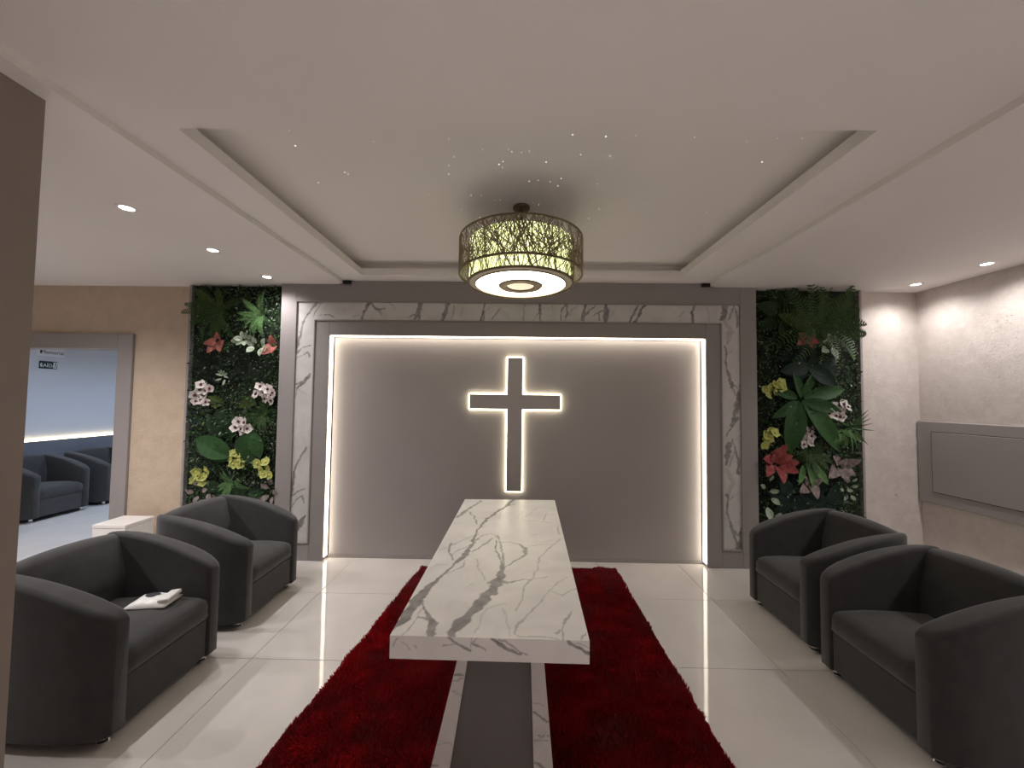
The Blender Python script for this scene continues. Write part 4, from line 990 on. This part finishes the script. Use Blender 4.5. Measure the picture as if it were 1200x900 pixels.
leafy('variegated_plant', 'small grey-green leaves at the left edge of the right plant wall', 'plant', 905, 408, [(dx, dy, a, 7) for dx, dy, a in ((0,-8,80),(6,-4,20),(-6,0,160),(-4,8,220),(6,10,300),(-6,18,200),(2,20,260),(10,2,0),(12,12,330))], 'leaf_blue', 'oval', (15, 45), 'pale leaf clusters in the plant walls', .06)
leafy('broadleaf_plant', 'blue-black rosette below the rose caladium', 'plant', 946, 430, [(0, 0, a, 34) for a in (20, -10, 50, 100, 150, 190, 230, 320)], 'leaf_blue', 'broad', (6, 24), 'leafy plants in the plant walls', .05)
orchid('lime green orchid high beside the frame in the right plant wall', 905, 455, [(-8, 2), (-3, -1), (3, -4), (9, -7), (3, 3), (-6, 7), (9, -1)], 'petal_lime', 'petal_lip')
orchid('lime green orchid lower beside the frame in the right plant wall', 899, 513, [(3, -8), (-3, -3), (1, 1), (-3, 8), (8, -6)], 'petal_lime', 'petal_lip')
leafy('broadleaf_plant', 'large glossy green plant with long leaves in the middle of the right plant wall', 'plant', 937, 466, [(-4, 4, 255, 60), (4, 6, 305, 64), (4, 0, 15, 46), (2, 4, 345, 40), (-4, 0, 165, 30), (-6, 4, 215, 36), (0, -2, 60, 34), (0, 0, 110, 30), (0, 6, 280, 34)], 'leaf_broad', 'long', (8, 20), 'leafy plants in the plant walls', .05)
orchid('white orchid spray in the middle of the right plant wall', 943, 510, [(-7, -7), (7, -7), (0, -5), (-4, 2), (6, 1), (0, 5), (-3, 10), (5, 8)])
orchid('white orchid spray with maroon centres at the outer edge of the right plant wall', 980, 480, [(-9, 4), (-3, -4), (-1, 7), (4, 2), (8, -6), (11, -3), (3, 8)])
t = thing('grass_tuft', 'green grassy tuft poking past the outer edge of the right plant wall', 'plant', base_at(993, 500, .05), group='leafy plants in the plant walls'); stub(t)
for a in (5, -15, 20, 35, -35, -55, -70, -90, -110, 60, 150, -130): put('blade', leafm('blade', 'fern_bright' if a in (-15, -70, -90) else 'fern_dark'), t, a, pr.uniform(20, 40), (0, 0, 0), 27*K*pr.uniform(.8, 1.1), pr.uniform(-30, 30))
fern('mid green fern below the outer orchid of the right plant wall', 982, 503, 26, 'fern_bright', [-60, -80, -100, -120, -40, 200], 'fine')
leafy('caladium', 'large red caladium low beside the frame in the right plant wall', 'caladium', 908, 540, [(-6, -2, 170, 14), (0, -6, 60, 16), (2, -2, 25, 15), (-6, 4, 235, 16), (6, 4, 330, 17), (4, 8, 270, 17), (-2, 2, 110, 12), (12, 2, 10, 12)], 'leaf_red', 'heart', (25, 45), 'caladiums in the plant walls', .09)
fern('grassy green fern under the middle orchid of the right plant wall', 946, 532, 30, 'fern_dark', [20, 45, 0, -20, -60, -90, -115, 200, 180, 150, -75, -40], 'fine')
leafy('variegated_plant', 'green and cream striped leaves under the middle orchid of the right plant wall', 'plant', 945, 545, [(-6, 0, 250, 22), (0, 0, 275, 24), (6, 0, 300, 24), (3, 4, 285, 18), (-3, 8, 262, 16)], 'fern_bright', 'long', (12, 30), 'pale leaf clusters in the plant walls', .06)
leafy('caladium', 'mauve grey caladium at the outer edge of the right plant wall', 'caladium', 983, 543, [(-2, -2, 140, 12), (6, 0, 20, 14), (0, 2, 60, 10), (-4, 6, 215, 16), (2, 6, 280, 14), (6, 6, 320, 11)], 'leaf_mauve', 'heart', (22, 45), 'caladiums in the plant walls', .09)
leafy('caladium', 'mauve brown caladium at the lower middle of the right plant wall', 'caladium', 948, 570, [(-3, 0, 200, 14), (3, -1, 280, 14), (4, -3, 40, 11), (-1, -3, 120, 10)], 'leaf_mauve', 'heart', (22, 45), 'caladiums in the plant walls', .09)
leafy('broadleaf_plant', 'blue-black broad leaves at the bottom left of the right plant wall', 'plant', 925, 582, [(0, 0, a, 26) for a in (20, 70, 120, 170, 230, 300, -20)], 'leaf_blue', 'broad', (6, 20), 'leafy plants in the plant walls', .05)
leafy('broadleaf_plant', 'blue-black broad leaves at the bottom right of the right plant wall', 'plant', 966, 586, [(0, 0, a, 24) for a in (10, 60, 110, 165, 220, 300)], 'leaf_blue', 'broad', (6, 20), 'leafy plants in the plant walls', .05)
leafy('variegated_plant', 'pale leaves at the bottom left corner of the right plant wall', 'plant', 899, 590, [(2, -14, 10, 9), (4, -6, 320, 10), (-1, 4, 265, 14), (-3, -18, 150, 8), (2, -26, 80, 8), (8, 14, 30, 8)], 'leaf_pale', 'oval', (18, 40), 'pale leaf clusters in the plant walls', .07)
leafy('variegated_plant', 'small silvery leaves at the bottom right of the right plant wall', 'plant', 991, 572, [(dx, dy, a, 6) for dx, dy, a in ((0,-6,80),(5,-2,20),(-4,2,160),(-2,8,240),(4,8,300),(-8,-4,150),(6,-8,50),(0,2,0))], 'leaf_pale', 'oval', (15, 45), 'pale leaf clusters in the plant walls', .06)
